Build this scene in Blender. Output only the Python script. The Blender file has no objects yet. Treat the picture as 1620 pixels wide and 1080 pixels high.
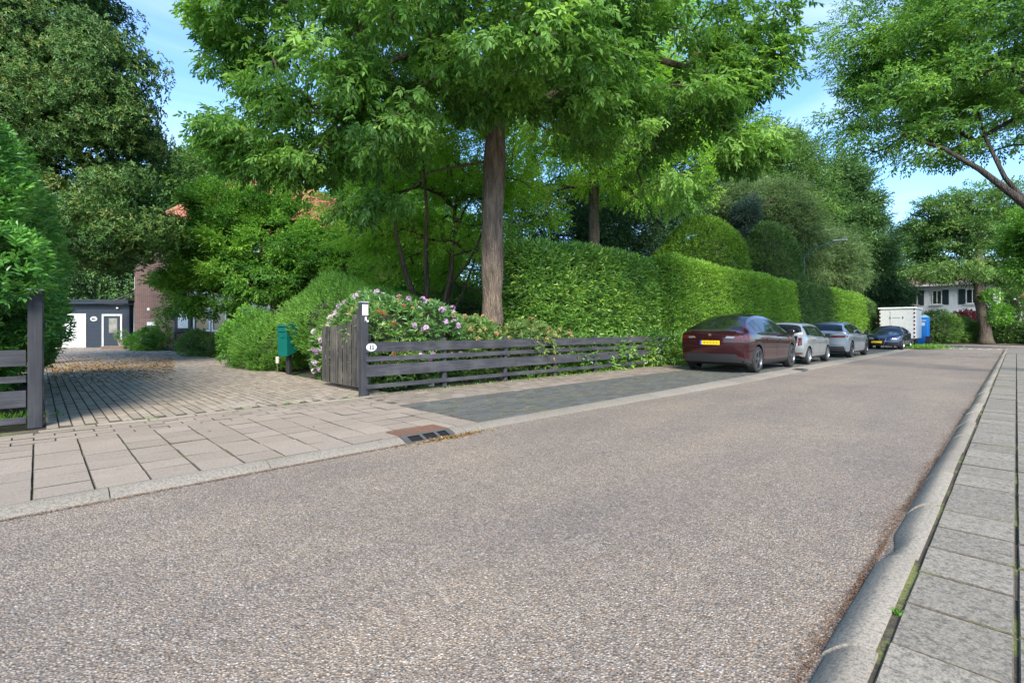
import bpy, math, random
import numpy as np
from mathutils import Vector, Matrix
from mathutils.bvhtree import BVHTree

# ------------------------------------------------------------------ camera, world, sun, exposure
scene = bpy.context.scene
COL = scene.collection
FPX, HOR, CAMZ = 774.0, 520.0, 1.3
YAW = math.atan2(798.0, 774.0)
SA, CA = math.sin(YAW), math.cos(YAW)
cam_d = bpy.data.cameras.new('camera'); cam = bpy.data.objects.new('camera', cam_d); COL.objects.link(cam)
cam.location = (0, 0, CAMZ); cam.rotation_euler = (math.radians(90), 0, YAW)
cam_d.sensor_width = 36; cam_d.lens = 36*FPX/1620; cam_d.shift_y = -20/1620
cam_d.clip_start = 0.05; cam_d.clip_end = 2000
scene.camera = cam
SUN_DIR = Vector((0.78, -0.62, 0.80)).normalized()      # towards the sun
world = bpy.data.worlds.new("World"); scene.world = world; world.use_nodes = True
nt = world.node_tree; nt.nodes.clear()
wo = nt.nodes.new('ShaderNodeOutputWorld'); bg = nt.nodes.new('ShaderNodeBackground')
sky = nt.nodes.new('ShaderNodeTexSky'); sky.sky_type = 'NISHITA'; sky.sun_disc = False
sky.sun_elevation = math.asin(SUN_DIR.z); sky.sun_rotation = math.atan2(SUN_DIR.x, SUN_DIR.y)
sky.air_density = 1.0; sky.dust_density = 0.7; sky.ozone_density = 2.2; sky.altitude = 0
tc = nt.nodes.new('ShaderNodeTexCoord'); mp = nt.nodes.new('ShaderNodeMapping'); mp.inputs['Scale'].default_value = (1.2, 1.2, 5.0)
mp.inputs['Rotation'].default_value = (0.15, 0.1, 0.4)
ns = nt.nodes.new('ShaderNodeTexNoise'); ns.inputs['Scale'].default_value = 1.6; ns.inputs['Detail'].default_value = 6; ns.inputs['Distortion'].default_value = 0.6
cr = nt.nodes.new('ShaderNodeValToRGB'); cr.color_ramp.elements[0].position = 0.5; cr.color_ramp.elements[1].position = 0.78
cr.color_ramp.elements[1].color = (0.7, 0.7, 0.7, 1)
mx = nt.nodes.new('ShaderNodeMix'); mx.data_type = 'RGBA'; mx.inputs[7].default_value = (2.2, 2.9, 3.9, 1)
nt.links.new(tc.outputs['Generated'], mp.inputs[0]); nt.links.new(mp.outputs[0], ns.inputs['Vector']); nt.links.new(ns.outputs['Fac'], cr.inputs[0])
nt.links.new(cr.outputs[0], mx.inputs[0]); sm_ = nt.nodes.new('ShaderNodeMix'); sm_.data_type = 'RGBA'; sm_.blend_type = 'MULTIPLY'; sm_.inputs[0].default_value = 1.0; sm_.inputs[7].default_value = (0.66, 0.84, 1.0, 1)
nt.links.new(sky.outputs[0], sm_.inputs[6]); nt.links.new(sm_.outputs[2], mx.inputs[6]); nt.links.new(mx.outputs[2], bg.inputs[0])
nt.links.new(bg.outputs[0], wo.inputs[0]); bg.inputs[1].default_value = 0.145
sd = bpy.data.lights.new('sun', 'SUN'); sun = bpy.data.objects.new('sun', sd); COL.objects.link(sun)
sd.energy = 2.5; sd.angle = math.radians(24); sd.color = (1.0, 0.925, 0.80); sun.location = (0, 0, 40)
sun.rotation_euler = SUN_DIR.to_track_quat('Z', 'Y').to_euler()
scene.view_settings.view_transform = 'Standard'; scene.view_settings.look = 'None'
scene.view_settings.exposure = 1.55; scene.view_settings.gamma = 1
scene.render.engine = 'CYCLES'
scene.cycles.max_bounces = 8; scene.cycles.diffuse_bounces = 6; scene.cycles.glossy_bounces = 3
scene.cycles.transmission_bounces = 4; scene.cycles.transparent_max_bounces = 4

# ------------------------------------------------------------------ picture <-> place
def W(X, d):                       # camera-frame lateral / depth -> world xy
    return (-SA*d + CA*X, CA*d + SA*X)
def G(px, d): return W((px-810)/FPX*d, d)
def P(px, py, z=0.05):             # ground point seen at a pixel
    d = (CAMZ - z)*FPX/(py-HOR); return G(px, d)
def Zof(py, d): return CAMZ + (HOR-py)/FPX*d

# ------------------------------------------------------------------ mesh helpers
def mkmesh(name, V, F, mats, mi=None, attr=None, smooth=False):
    me = bpy.data.meshes.new(name)
    V = np.asarray(V, dtype=np.float32).reshape(-1, 3)
    if isinstance(F, np.ndarray):
        k = F.shape[1]; n = len(F)
        me.vertices.add(len(V)); me.vertices.foreach_set('co', V.ravel())
        me.loops.add(n*k); me.loops.foreach_set('vertex_index', F.astype(np.int32).ravel())
        me.polygons.add(n); me.polygons.foreach_set('loop_start', (np.arange(n)*k).astype(np.int32))
        me.update(calc_edges=True)
    else:
        me.from_pydata([tuple(map(float, v)) for v in V], [], [tuple(int(i) for i in f) for f in F])
        me.update()
    if not isinstance(mats, (list, tuple)): mats = [mats]
    for m in mats: me.materials.append(m)
    if mi is not None: me.polygons.foreach_set('material_index', np.asarray(mi, dtype=np.int32))
    me.polygons.foreach_set('use_smooth', np.full(len(me.polygons), bool(smooth), dtype=bool))
    if attr is not None:
        a = me.attributes.new('tint', 'FLOAT', 'POINT'); a.data.foreach_set('value', np.asarray(attr, dtype=np.float32))
    me.validate(); me.update()
    return me
def obj(name, me, parent=None, loc=(0, 0, 0), rz=0.0):
    o = bpy.data.objects.new(name, me); COL.objects.link(o); o.location = loc; o.rotation_euler = (0, 0, rz)
    if parent is not None: o.parent = parent
    return o
def tag(o, label, cat, group=None):
    o['label'] = label; o['category'] = cat
    if group: o['group'] = group
    return o
def thing(name, label, cat, loc=(0, 0, 0), rz=0.0, group=None):
    return tag(obj(name, None, None, loc, rz), label, cat, group)
def kind(o, k): o['kind'] = k; return o

class MB:
    def __init__(s): s.V = []; s.F = []; s.T = []
    def add(s, V, F, t=0.5):
        b = len(s.V); s.V += [tuple(v) for v in V]; s.F += [tuple(i+b for i in f) for f in F]; s.T += [t]*len(V); return s
    def box(s, c, d, rz=0.0, bev=0.0, rx=0.0, t=None):
        t = random.random() if t is None else t
        hx, hy, hz = d[0]/2, d[1]/2, d[2]/2
        if bev <= 0:
            v = [(x, y, z) for z in (-hz, hz) for y in (-hy, hy) for x in (-hx, hx)]
            f = [(0, 2, 3, 1), (4, 5, 7, 6), (0, 1, 5, 4), (2, 6, 7, 3), (0, 4, 6, 2), (1, 3, 7, 5)]
        else:
            b = min(bev, hx*.9, hy*.9, hz*.9); v = []; idx = {}
            for sx in (-1, 1):
                for sy in (-1, 1):
                    for sz in (-1, 1):
                        for a in range(3):
                            p = [sx*hx, sy*hy, sz*hz]
                            for q in range(3):
                                if q != a: p[q] -= (sx, sy, sz)[q]*b
                            idx[(sx, sy, sz, a)] = len(v); v.append(tuple(p))
            f = []
            for a in range(3):
                o1, o2 = (a+1) % 3, (a+2) % 3
                for sg in (-1, 1):
                    q = []
                    for e1, e2 in ((-1, -1), (1, -1), (1, 1), (-1, 1)):
                        k = [0, 0, 0]; k[a] = sg; k[o1] = e1; k[o2] = e2; q.append(idx[(k[0], k[1], k[2], a)])
                    f.append(tuple(q if sg > 0 else q[::-1]))
                for e1 in (-1, 1):
                    for e2 in (-1, 1):      # edges parallel to axis a
                        k0 = [0, 0, 0]; k0[a] = -1; k0[o1] = e1; k0[o2] = e2; k1 = list(k0); k1[a] = 1
                        q = [idx[(*k0, o1)], idx[(*k1, o1)], idx[(*k1, o2)], idx[(*k0, o2)]]
                        f.append(tuple(q if e1*e2 > 0 else q[::-1]))
            for sx in (-1, 1):
                for sy in (-1, 1):
                    for sz in (-1, 1):
                        q = [idx[(sx, sy, sz, a)] for a in range(3)]
                        f.append(tuple(q if sx*sy*sz > 0 else q[::-1]))
        cx, sx_ = math.cos(rx), math.sin(rx); cz, sz_ = math.cos(rz), math.sin(rz); o = []
        for x, y, z in v:
            y, z = y*cx - z*sx_, y*sx_ + z*cx
            x, y = x*cz - y*sz_, x*sz_ + y*cz
            o.append((x+c[0], y+c[1], z+c[2]))
        return s.add(o, f, t)
    def tube(s, pts, rad, n=8, cap=True, t=0.5):
        pts = [Vector(p) for p in pts]; m = len(pts)
        if not hasattr(rad, '__len__'): rad = [rad]*m
        V = []; up = Vector((0.31, 0.17, 0.93)).normalized(); prev = None
        for i in range(m):
            d = (pts[min(i+1, m-1)] - pts[max(i-1, 0)])
            d = d.normalized() if d.length > 1e-9 else Vector((0, 0, 1))
            if prev is None:
                a = up.cross(d); a = a.normalized() if a.length > .05 else Vector((1, 0, 0))
            else:
                a = prev - d*prev.dot(d); a = a.normalized() if a.length > 1e-6 else Vector((1, 0, 0))
            prev = a; b = d.cross(a)
            for k in range(n):
                th = 2*math.pi*k/n; V.append(pts[i] + (a*math.cos(th) + b*math.sin(th))*rad[i])
        F = [(i*n+k, i*n+(k+1) % n, (i+1)*n+(k+1) % n, (i+1)*n+k) for i in range(m-1) for k in range(n)]
        if cap: F += [tuple(range(n))[::-1], tuple((m-1)*n+k for k in range(n))]
        return s.add(V, F, t)
    def lathe(s, prof, n=20, c=(0, 0, 0), axis='z', t=0.5):
        V = []; F = []; m = len(prof)
        for r, h in prof:
            for k in range(n):
                th = 2*math.pi*k/n; a, b = r*math.cos(th), r*math.sin(th)
                p = (a, b, h) if axis == 'z' else ((h, a, b) if axis == 'x' else (b, h, a))
                V.append((p[0]+c[0], p[1]+c[1], p[2]+c[2]))
        for i in range(m-1):
            for k in range(n): F.append((i*n+k, i*n+(k+1) % n, (i+1)*n+(k+1) % n, (i+1)*n+k))
        return s.add(V, F, t)
    def prism(s, poly, z0, z1, t=0.5):
        n = len(poly); V = [(x, y, z0) for x, y in poly] + [(x, y, z1) for x, y in poly]
        F = [(i, (i+1) % n, n+(i+1) % n, n+i) for i in range(n)] + [tuple(range(n))[::-1], tuple(range(n, 2*n))]
        return s.add(V, F, t)
    def build(s, name, mat, parent=None, loc=(0, 0, 0), rz=0.0, smooth=False, mesh_only=False):
        me = mkmesh(name, s.V, s.F, mat, attr=s.T, smooth=smooth)
        return me if mesh_only else obj(name, me, parent, loc, rz)

# ------------------------------------------------------------------ materials
MATS = {}
class NB:
    def __init__(s, name):
        s.m = bpy.data.materials.new(name); s.m.use_nodes = True; s.t = s.m.node_tree
        s.b = s.t.nodes['Principled BSDF']; s.out = s.t.nodes['Material Output']
    def n(s, typ, **kw):
        x = s.t.nodes.new('ShaderNode'+typ)
        for k, v in kw.items():
            if k.startswith('_'): setattr(x, k[1:], v)
            else: s.set(x.inputs[k.replace('_', ' ')], v)
        return x
    def set(s, sock, v):
        if hasattr(v, 'is_output') or isinstance(v, bpy.types.NodeSocket): s.t.links.new(v, sock)
        else: sock.default_value = v
    def coord(s, kind='Object', scale=(1, 1, 1)):
        t = s.n('TexCoord'); m = s.n('Mapping'); s.t.links.new(t.outputs[kind], m.inputs[0]); m.inputs['Scale'].default_value = scale
        return m.outputs[0]
    def noise(s, vec, scale, detail=3, rough=0.5, dist=0.0):
        x = s.n('TexNoise', Vector=vec, Scale=scale, Detail=detail, Roughness=rough, Distortion=dist); return x
    def ramp(s, fac, stops, interp='LINEAR'):
        r = s.n('ValToRGB'); s.t.links.new(fac, r.inputs[0]); e = r.color_ramp.elements; r.color_ramp.interpolation = interp
        while len(e) < len(stops): e.new(0.5)
        for i, (p, c) in enumerate(stops):
            e[i].position = p; c = (c, c, c) if not hasattr(c, '__len__') else c; e[i].color = (*c, 1)
        return r.outputs[0]
    def mix(s, f, a, b, mode='MIX'):
        x = s.n('Mix', _data_type='RGBA', _blend_type=mode); s.set(x.inputs[0], f)
        for i, v in ((6, a), (7, b)): s.set(x.inputs[i], (*v, 1) if isinstance(v, tuple) and len(v) == 3 else v)
        return x.outputs[2]
    def math(s, op, a, b=0.0):
        x = s.n('Math', _operation=op); s.set(x.inputs[0], a); s.set(x.inputs[1], b); return x.outputs[0]
    def bump(s, h, strength=0.5, dist=0.01, normal=None):
        x = s.n('Bump', Strength=strength, Distance=dist, Height=h)
        if normal is not None: s.t.links.new(normal, x.inputs['Normal'])
        s.t.links.new(x.outputs[0], s.b.inputs['Normal']); return x.outputs[0]
    def tint(s): return s.n('Attribute', _attribute_name='tint').outputs['Fac']
    def base(s, c): s.set(s.b.inputs['Base Color'], (*c, 1) if isinstance(c, tuple) else c)
    def p(s, **kw):
        for k, v in kw.items(): s.set(s.b.inputs[k.replace('_', ' ')], v)
        return s

def plain(name, c, rough=0.6, metal=0.0, var=0.12, scale=6.0, bump=0.0, coat=0.0, spec=0.5):
    if name in MATS: return MATS[name]
    b = NB(name); v = b.coord('Object'); n = b.noise(v, scale, 4)
    lo = tuple(x*(1-var) for x in c); hi = tuple(min(1, x*(1+var)) for x in c)
    b.base(b.ramp(n.outputs[0], [(0.3, lo), (0.7, hi)])); b.p(Roughness=rough, Metallic=metal)
    b.b.inputs['Specular IOR Level'].default_value = spec
    if coat: b.p(Coat_Weight=coat, Coat_Roughness=0.04)
    if bump: b.bump(b.noise(v, scale*6, 4).outputs[0], bump, 0.004)
    MATS[name] = b.m; return b.m
def leafmat(name, cols, trans=0.3, rough=0.5, spec=0.35):
    b = NB(name); k = len(cols)
    t = b.tint(); c = b.ramp(t, [(0.02+0.96*i/(k-1), c) for i, c in enumerate(cols)])
    b.base(c); b.p(Roughness=rough); b.b.inputs['Specular IOR Level'].default_value = spec
    tr = b.n('BsdfTranslucent'); hs = b.n('HueSaturation', Color=c, Value=1.5, Saturation=1.1, Hue=0.485); b.t.links.new(hs.outputs[0], tr.inputs[0])
    ms = b.n('MixShader'); ms.inputs[0].default_value = trans
    b.t.links.new(b.b.outputs[0], ms.inputs[1]); b.t.links.new(tr.outputs[0], ms.inputs[2]); b.t.links.new(ms.outputs[0], b.out.inputs[0])
    return b.m
def barkmat(name, c0, c1, sc=9.0):
    b = NB(name); v = b.coord('Object', (1, 1, 0.16)); n = b.noise(v, sc, 6, 0.65); n2 = b.noise(b.coord('Object'), 1.3, 3)
    f = b.n('TexVoronoi', Vector=v, Scale=sc*2.6, _feature='DISTANCE_TO_EDGE').outputs['Distance']
    a = b.ramp(n.outputs[0], [(0.36, c0), (0.62, c1)]); a = b.mix(0.6, a, b.ramp(f, [(0.0, 0.45), (0.12, 1.1)]), 'MULTIPLY'); g = b.ramp(n2.outputs[0], [(0.5, 0), (0.75, 0.35)])
    a = b.mix(g, a, (c1[0]*.75, c1[1]*.95, c1[2]*.6))
    b.base(a); b.p(Roughness=0.9); h = b.mix(0.5, n.outputs[0], b.ramp(f, [(0.0, 0), (0.25, 1)]))
    b.bump(h, 1.0, 0.035); return b.m
def woodmat(name, c0, c1, c2, axis=0, sc=1.0):
    b = NB(name); s = [14, 14, 14]; s[axis] = 0.7
    v = b.coord('Object', tuple(x*sc for x in s)); n = b.noise(v, 2.2, 6, 0.65, 0.4); big = b.noise(b.coord('Object'), 2.4, 3)
    a = b.ramp(n.outputs[0], [(0.28, c0), (0.55, c1), (0.82, c2)]); t = b.tint()
    a = b.mix(0.5, a, b.ramp(t, [(0, 0.5), (1, 1.0)]), 'MULTIPLY'); a = b.mix(b.ramp(big.outputs[0], [(0.45, 0), (0.7, 0.5)]), a, (c2[0]*.8, c2[1]*.8, c2[2]*.75))
    b.base(a); b.p(Roughness=0.85); b.bump(n.outputs[0], 0.5, 0.006); return b.m

def m_road():
    b = NB('chip_seal_asphalt'); v = b.coord('Object')
    def vor(sc):
        x = b.n('TexVoronoi', Vector=v, Scale=sc); return x
    v1, v2 = vor(78.0), vor(130.0)
    sep = b.n('SeparateColor'); b.t.links.new(v1.outputs['Color'], sep.inputs[0])
    c1 = b.ramp(sep.outputs[0], [(0.0, (0.146, 0.120, 0.096)), (0.3, (0.263, 0.209, 0.159)), (0.6, (0.356, 0.284, 0.216)), (0.86, (0.448, 0.358, 0.270)), (0.98, (0.560, 0.498, 0.431))])
    c1b = b.ramp(sep.outputs[1], [(0.0, (0.75, 0.85, 1.0)), (0.5, (1, 1, 1)), (0.86, (1.0, 0.92, 0.84)), (1.0, (1.0, 0.74, 0.52))])
    c1 = b.mix(0.8, c1, c1b, 'MULTIPLY')
    sep2 = b.n('SeparateColor'); b.t.links.new(v2.outputs['Color'], sep2.inputs[0])
    c2 = b.ramp(sep2.outputs[0], [(0.0, (0.123, 0.109, 0.096)), (0.5, (0.300, 0.237, 0.182)), (1.0, (0.392, 0.339, 0.284))])
    c = b.mix(b.ramp(sep2.outputs[1], [(0.45, 0), (0.5, 1)]), c1, c2)
    gap = b.ramp(v1.outputs['Distance'], [(0.35, 1.0), (0.62, 0.55)])
    c = b.mix(0.75, c, gap, 'MULTIPLY')
    big = b.noise(v, 0.55, 5, 0.6); c = b.mix(1.0, c, b.ramp(big.outputs[0], [(0.3, (0.84, 0.84, 0.86)), (0.7, (1.1, 1.07, 1.03))]), 'MULTIPLY')
    st = b.noise(b.coord('Object', (1.0, 0.18, 1)), 1.3, 4); c = b.mix(0.8, c, b.ramp(st.outputs[0], [(0.35, (0.86, 0.86, 0.88)), (0.65, (1.1, 1.07, 1.02))]), 'MULTIPLY'); dk = b.noise(v, 0.9, 6, 0.7, 1.2); c = b.mix(b.ramp(dk.outputs[0], [(0.6, 0), (0.72, 0.35)]), c, (0.13, 0.116, 0.105)); fi = b.noise(v, 7, 4, 0.7); c = b.mix(0.7, c, b.ramp(fi.outputs[0], [(0.3, 0.86), (0.7, 1.14)]), 'MULTIPLY')
    b.base(c); b.p(Roughness=0.82); h = b.math('ADD', b.ramp(v1.outputs['Distance'], [(0.0, 1.0), (0.6, 0.0)]), b.math('MULTIPLY', sep.outputs[2], 0.5))
    b.bump(h, 0.7, 0.008); return b.m
def m_stone(name, c0, c1, speck=0.5, sc=70.0, stain=(0.09, 0.085, 0.06), st=0.5, bump=0.4):
    b = NB(name); v = b.coord('Object'); t = b.tint(); a = b.ramp(t, [(0, c0), (1, c1)])
    n = b.noise(v, sc, 3, 0.7); n2 = b.noise(v, 1.1, 5, 0.65); n3 = b.noise(v, sc*2.7, 2)
    a = b.mix(speck, a, b.ramp(n.outputs[0], [(0.36, (0.38, 0.38, 0.4)), (0.5, (1, 1, 1)), (0.66, (1.35, 1.33, 1.3))]), 'MULTIPLY')
    a = b.mix(speck*.7, a, b.ramp(n3.outputs[0], [(0.36, (0.5, 0.5, 0.5)), (0.62, (1.25, 1.25, 1.25))]), 'MULTIPLY')
    a = b.mix(b.ramp(n2.outputs[0], [(0.48, 0), (0.8, st)]), a, stain)
    b.base(a); b.p(Roughness=0.88); b.bump(n.outputs[0], bump, 0.004); return b.m
def m_joint(name, dirt, moss, amount=0.5):
    b = NB(name); v = b.coord('Object'); n = b.noise(v, 2.2, 5, 0.7); n2 = b.noise(v, 60, 3)
    a = b.mix(b.ramp(n.outputs[0], [(0.62-amount*.3, 0), (0.68-amount*.2, 1)]), dirt, moss)
    a = b.mix(0.7, a, b.ramp(n2.outputs[0], [(0.3, 0.5), (0.7, 1.3)]), 'MULTIPLY')
    b.base(a); b.p(Roughness=1.0); b.bump(n2.outputs[0], 0.8, 0.01); return b.m
def m_soil():
    b = NB('garden_soil'); v = b.coord('Object'); n = b.noise(v, 0.7, 5); n2 = b.noise(v, 25, 5, 0.7)
    a = b.ramp(n2.outputs[0], [(0.3, (0.028, 0.02, 0.014)), (0.6, (0.075, 0.055, 0.038)), (0.8, (0.12, 0.09, 0.06))])
    a = b.mix(b.ramp(n.outputs[0], [(0.45, 0), (0.6, 0.85)]), a, (0.035, 0.07, 0.018))
    b.base(a); b.p(Roughness=1.0); b.bump(n2.outputs[0], 1.0, 0.03); return b.m
def m_brick(name, c0, c1, mortar, scale=1.0, bw=0.24, rh=0.075, gen='Object', rot=None):
    b = NB(name); t = b.n('TexCoord'); sx = b.n('SeparateXYZ'); b.t.links.new(t.outputs[gen], sx.inputs[0])
    cx = b.n('CombineXYZ'); b.t.links.new(b.math('ADD', sx.outputs[0], sx.outputs[1]), cx.inputs[0]); b.t.links.new(sx.outputs[2], cx.inputs[1])
    br = b.n('TexBrick', Vector=cx.outputs[0], Scale=scale, _offset=0.5); br.inputs['Color1'].default_value = (*c0, 1); br.inputs['Color2'].default_value = (*c1, 1)
    br.inputs['Mortar'].default_value = (*mortar, 1); br.inputs['Mortar Size'].default_value = 0.008; br.inputs['Brick Width'].default_value = bw; br.inputs['Row Height'].default_value = rh
    br.inputs['Bias'].default_value = -0.1
    n = b.noise(b.coord(gen), 1.5, 5); a = b.mix(0.6, br.outputs[0], b.ramp(n.outputs[0], [(0.3, 0.75), (0.7, 1.15)]), 'MULTIPLY')
    b.base(a); b.p(Roughness=0.9); b.bump(b.math('SUBTRACT', 1.0, br.outputs['Fac']), 0.6, 0.01); return b.m
def carpaint(name, c, metal=0.35, rough=0.32):
    b = NB(name); v = b.coord('Object'); n = b.noise(v, 900, 1); n2 = b.noise(v, 3.0, 4)
    b.base(b.ramp(n.outputs[0], [(0.3, tuple(x*.85 for x in c)), (0.7, tuple(min(1, x*1.15) for x in c))]))
    b.p(Metallic=metal, Coat_Weight=1.0, Coat_Roughness=0.03); b.set(b.b.inputs['Roughness'], b.ramp(n2.outputs[0], [(0.3, rough), (0.8, rough+.08)])); return b.m
M = {}
M['road'] = m_road()
M['soil'] = m_soil()
M['tile'] = m_stone('pinkish_concrete_tile', (0.273, 0.218, 0.169), (0.332, 0.265, 0.207), 0.35, 55, (0.182, 0.140, 0.099), 0.4)
M['paver'] = m_stone('pale_clay_paver', (0.289, 0.235, 0.180), (0.396, 0.325, 0.252), 0.35, 60, (0.182, 0.145, 0.090), 0.45)
M['brown_paver'] = m_stone('brown_footpath_paver', (0.22, 0.175, 0.14), (0.31, 0.25, 0.205), 0.4, 60, (0.13, 0.12, 0.06), 0.6)
M['bay_paver'] = m_stone('dark_parking_paver', (0.065, 0.07, 0.068), (0.115, 0.118, 0.112), 0.5, 45, (0.12, 0.125, 0.06), 0.5)
M['grey_tile'] = m_stone('grey_washed_concrete_tile', (0.209, 0.182, 0.142), (0.268, 0.233, 0.182), 0.75, 45, (0.161, 0.140, 0.099), 0.4, 0.7)
M['kerb'] = m_stone('kerb_concrete', (0.310, 0.262, 0.200), (0.385, 0.326, 0.252), 0.6, 60, (0.139, 0.120, 0.090), 0.5, 0.5)
M['kerb_left'] = m_stone('weathered_kerb_concrete', (0.214, 0.185, 0.146), (0.268, 0.232, 0.184), 0.6, 60, (0.139, 0.120, 0.090), 0.5, 0.5)
M['joint_moss'] = m_joint('mossy_joint', (0.10, 0.085, 0.055), (0.15, 0.16, 0.05), 0.35)
M['joint_dirt'] = m_joint('dirt_joint', (0.05, 0.038, 0.025), (0.09, 0.085, 0.035), 0.3)
M['joint_bay'] = m_joint('bay_joint', (0.11, 0.1, 0.06), (0.2, 0.21, 0.07), 0.7)
M['black_wood'] = woodmat('dark_stained_timber', (0.022, 0.021, 0.025), (0.046, 0.045, 0.052), (0.12, 0.115, 0.12), 1)
M['worn_wood'] = woodmat('weathered_dark_picket', (0.02, 0.018, 0.016), (0.06, 0.055, 0.05), (0.22, 0.19, 0.15), 2)
M['post_wood'] = woodmat('dark_post_timber', (0.018, 0.018, 0.022), (0.034, 0.034, 0.04), (0.075, 0.073, 0.075), 2)
M['bark'] = barkmat('grey_brown_bark', (0.085, 0.058, 0.04), (0.23, 0.16, 0.115))
M['bark_dark'] = barkmat('dark_bark', (0.05, 0.038, 0.028), (0.15, 0.115, 0.085))
M['bark_silhouette'] = barkmat('silhouette_bark', (0.022, 0.018, 0.014), (0.07, 0.055, 0.042))  # underside shade put into the bark colour, so limbs read as silhouettes
M['bark_maple'] = barkmat('brown_maple_bark', (0.07, 0.045, 0.028), (0.16, 0.11, 0.07))
M['brick'] = m_brick('red_brown_brick', (0.19, 0.085, 0.06), (0.12, 0.055, 0.042), (0.26, 0.23, 0.2))
M['brick2'] = m_brick('orange_brown_brick', (0.26, 0.12, 0.08), (0.2, 0.09, 0.06), (0.3, 0.27, 0.24))
M['white_paint'] = plain('white_paint', (0.72, 0.72, 0.7), 0.45)
M['white_wall'] = plain('white_render', (0.72, 0.71, 0.69), 0.8, var=0.06, bump=0.2)
M['navy_clad'] = plain('navy_cladding', (0.018, 0.024, 0.034), 0.55)
M['dark_frame'] = plain('anthracite_frame', (0.022, 0.025, 0.03), 0.5)
M['glass'] = plain('window_glass', (0.02, 0.024, 0.026), 0.04, var=0.3, scale=0.8, spec=0.9)
M['car_glass'] = plain('tinted_car_glass', (0.008, 0.010, 0.010), 0.02, var=0.2, scale=1, spec=0.5)
M['joint_right'] = m_joint('right_pavement_joint', (0.06, 0.05, 0.035), (0.14, 0.15, 0.045), 0.42)
M['rubber'] = plain('tyre_rubber', (0.018, 0.018, 0.018), 0.85)
M['black_plastic'] = plain('black_plastic', (0.022, 0.022, 0.024), 0.5)
M['under'] = plain('underbody_black', (0.008, 0.008, 0.008), 0.9)
M['alloy'] = plain('alloy_metal', (0.42, 0.43, 0.45), 0.3, 0.9)
M['dark_alloy'] = plain('dark_alloy', (0.1, 0.1, 0.11), 0.35, 0.8)
M['red_lens'] = plain('red_lamp_lens', (0.09, 0.005, 0.006), 0.12, coat=0.6)
M['clear_lens'] = plain('clear_lamp_lens', (0.22, 0.22, 0.23), 0.12, 0.3, coat=0.8)
M['plate'] = plain('yellow_plate', (0.82, 0.52, 0.01), 0.45)
M['plate_blue'] = plain('plate_blue_strip', (0.02, 0.09, 0.5), 0.45)
M['chrome'] = plain('chrome', (0.6, 0.6, 0.62), 0.15, 1.0)
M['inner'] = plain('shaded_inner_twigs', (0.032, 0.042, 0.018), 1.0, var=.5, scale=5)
M['joint_dark'] = m_joint('dark_joint_sand', (0.11, 0.09, 0.066), (0.13, 0.125, 0.06), 0.35)
M['rust'] = m_stone('rusty_iron', (0.15, 0.075, 0.045), (0.2, 0.1, 0.06), 0.5, 40, (0.08, 0.045, 0.03), 0.6)
M['iron'] = plain('grey_iron', (0.13, 0.125, 0.12), 0.6, 0.5)
M['black'] = plain('black_void', (0.004, 0.004, 0.004), 1.0)
M['green_box'] = plain('green_mailbox_paint', (0.004, 0.105, 0.082), 0.35, var=0.08)
M['lamp_green'] = plain('blue_green_pole_paint', (0.02, 0.1, 0.11), 0.45)
M['blue'] = plain('blue_cabin_plastic', (0.01, 0.22, 0.62), 0.45, var=0.06)
M['litter'] = leafmat('fallen_leaf', [(0.09, 0.045, 0.02), (0.2, 0.1, 0.035), (0.3, 0.17, 0.05), (0.35, 0.26, 0.06)], 0.1, 0.8)

# ------------------------------------------------------------------ setting: ground, road, kerbs, paving
rnd = random.Random(7); NR = np.random.default_rng(11)
def sheet(name, x0, x1, y0, y1, z, mat):
    return kind(obj(name, mkmesh(name, [(x0, y0, z), (x1, y0, z), (x1, y1, z), (x0, y1, z)], [(0, 1, 2, 3)], mat)), 'structure')
sheet('ground', -900, 900, -900, 900, -0.03, M['soil'])
# garden soil, gently uneven
xs = np.concatenate([np.linspace(-70, -8.6, 110)]); ys = np.linspace(-14, 60, 130)
gx, gy = np.meshgrid(xs, ys, indexing='ij')
gz = 0.035+0.03*np.sin(gx*1.7)*np.cos(gy*1.3)+NR.normal(0, .01, gx.shape)
inside = (gy > -3.4) & (gy < 5.7)
gz = np.where(inside, -0.02, gz)
gF = np.array([(i*130+j, (i+1)*130+j, (i+1)*130+j+1, i*130+j+1) for i in range(109) for j in range(129)])
kind(obj('garden_ground', mkmesh('garden_ground', np.stack([gx, gy, gz], -1), gF, M['soil'])), 'structure')
sheet('road', -5.0, -0.50, -15, 43.0, 0.0, M['road'])
sheet('cross_street', -70, 70, 43.0, 55.6, 0.002, M['road'])

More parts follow.
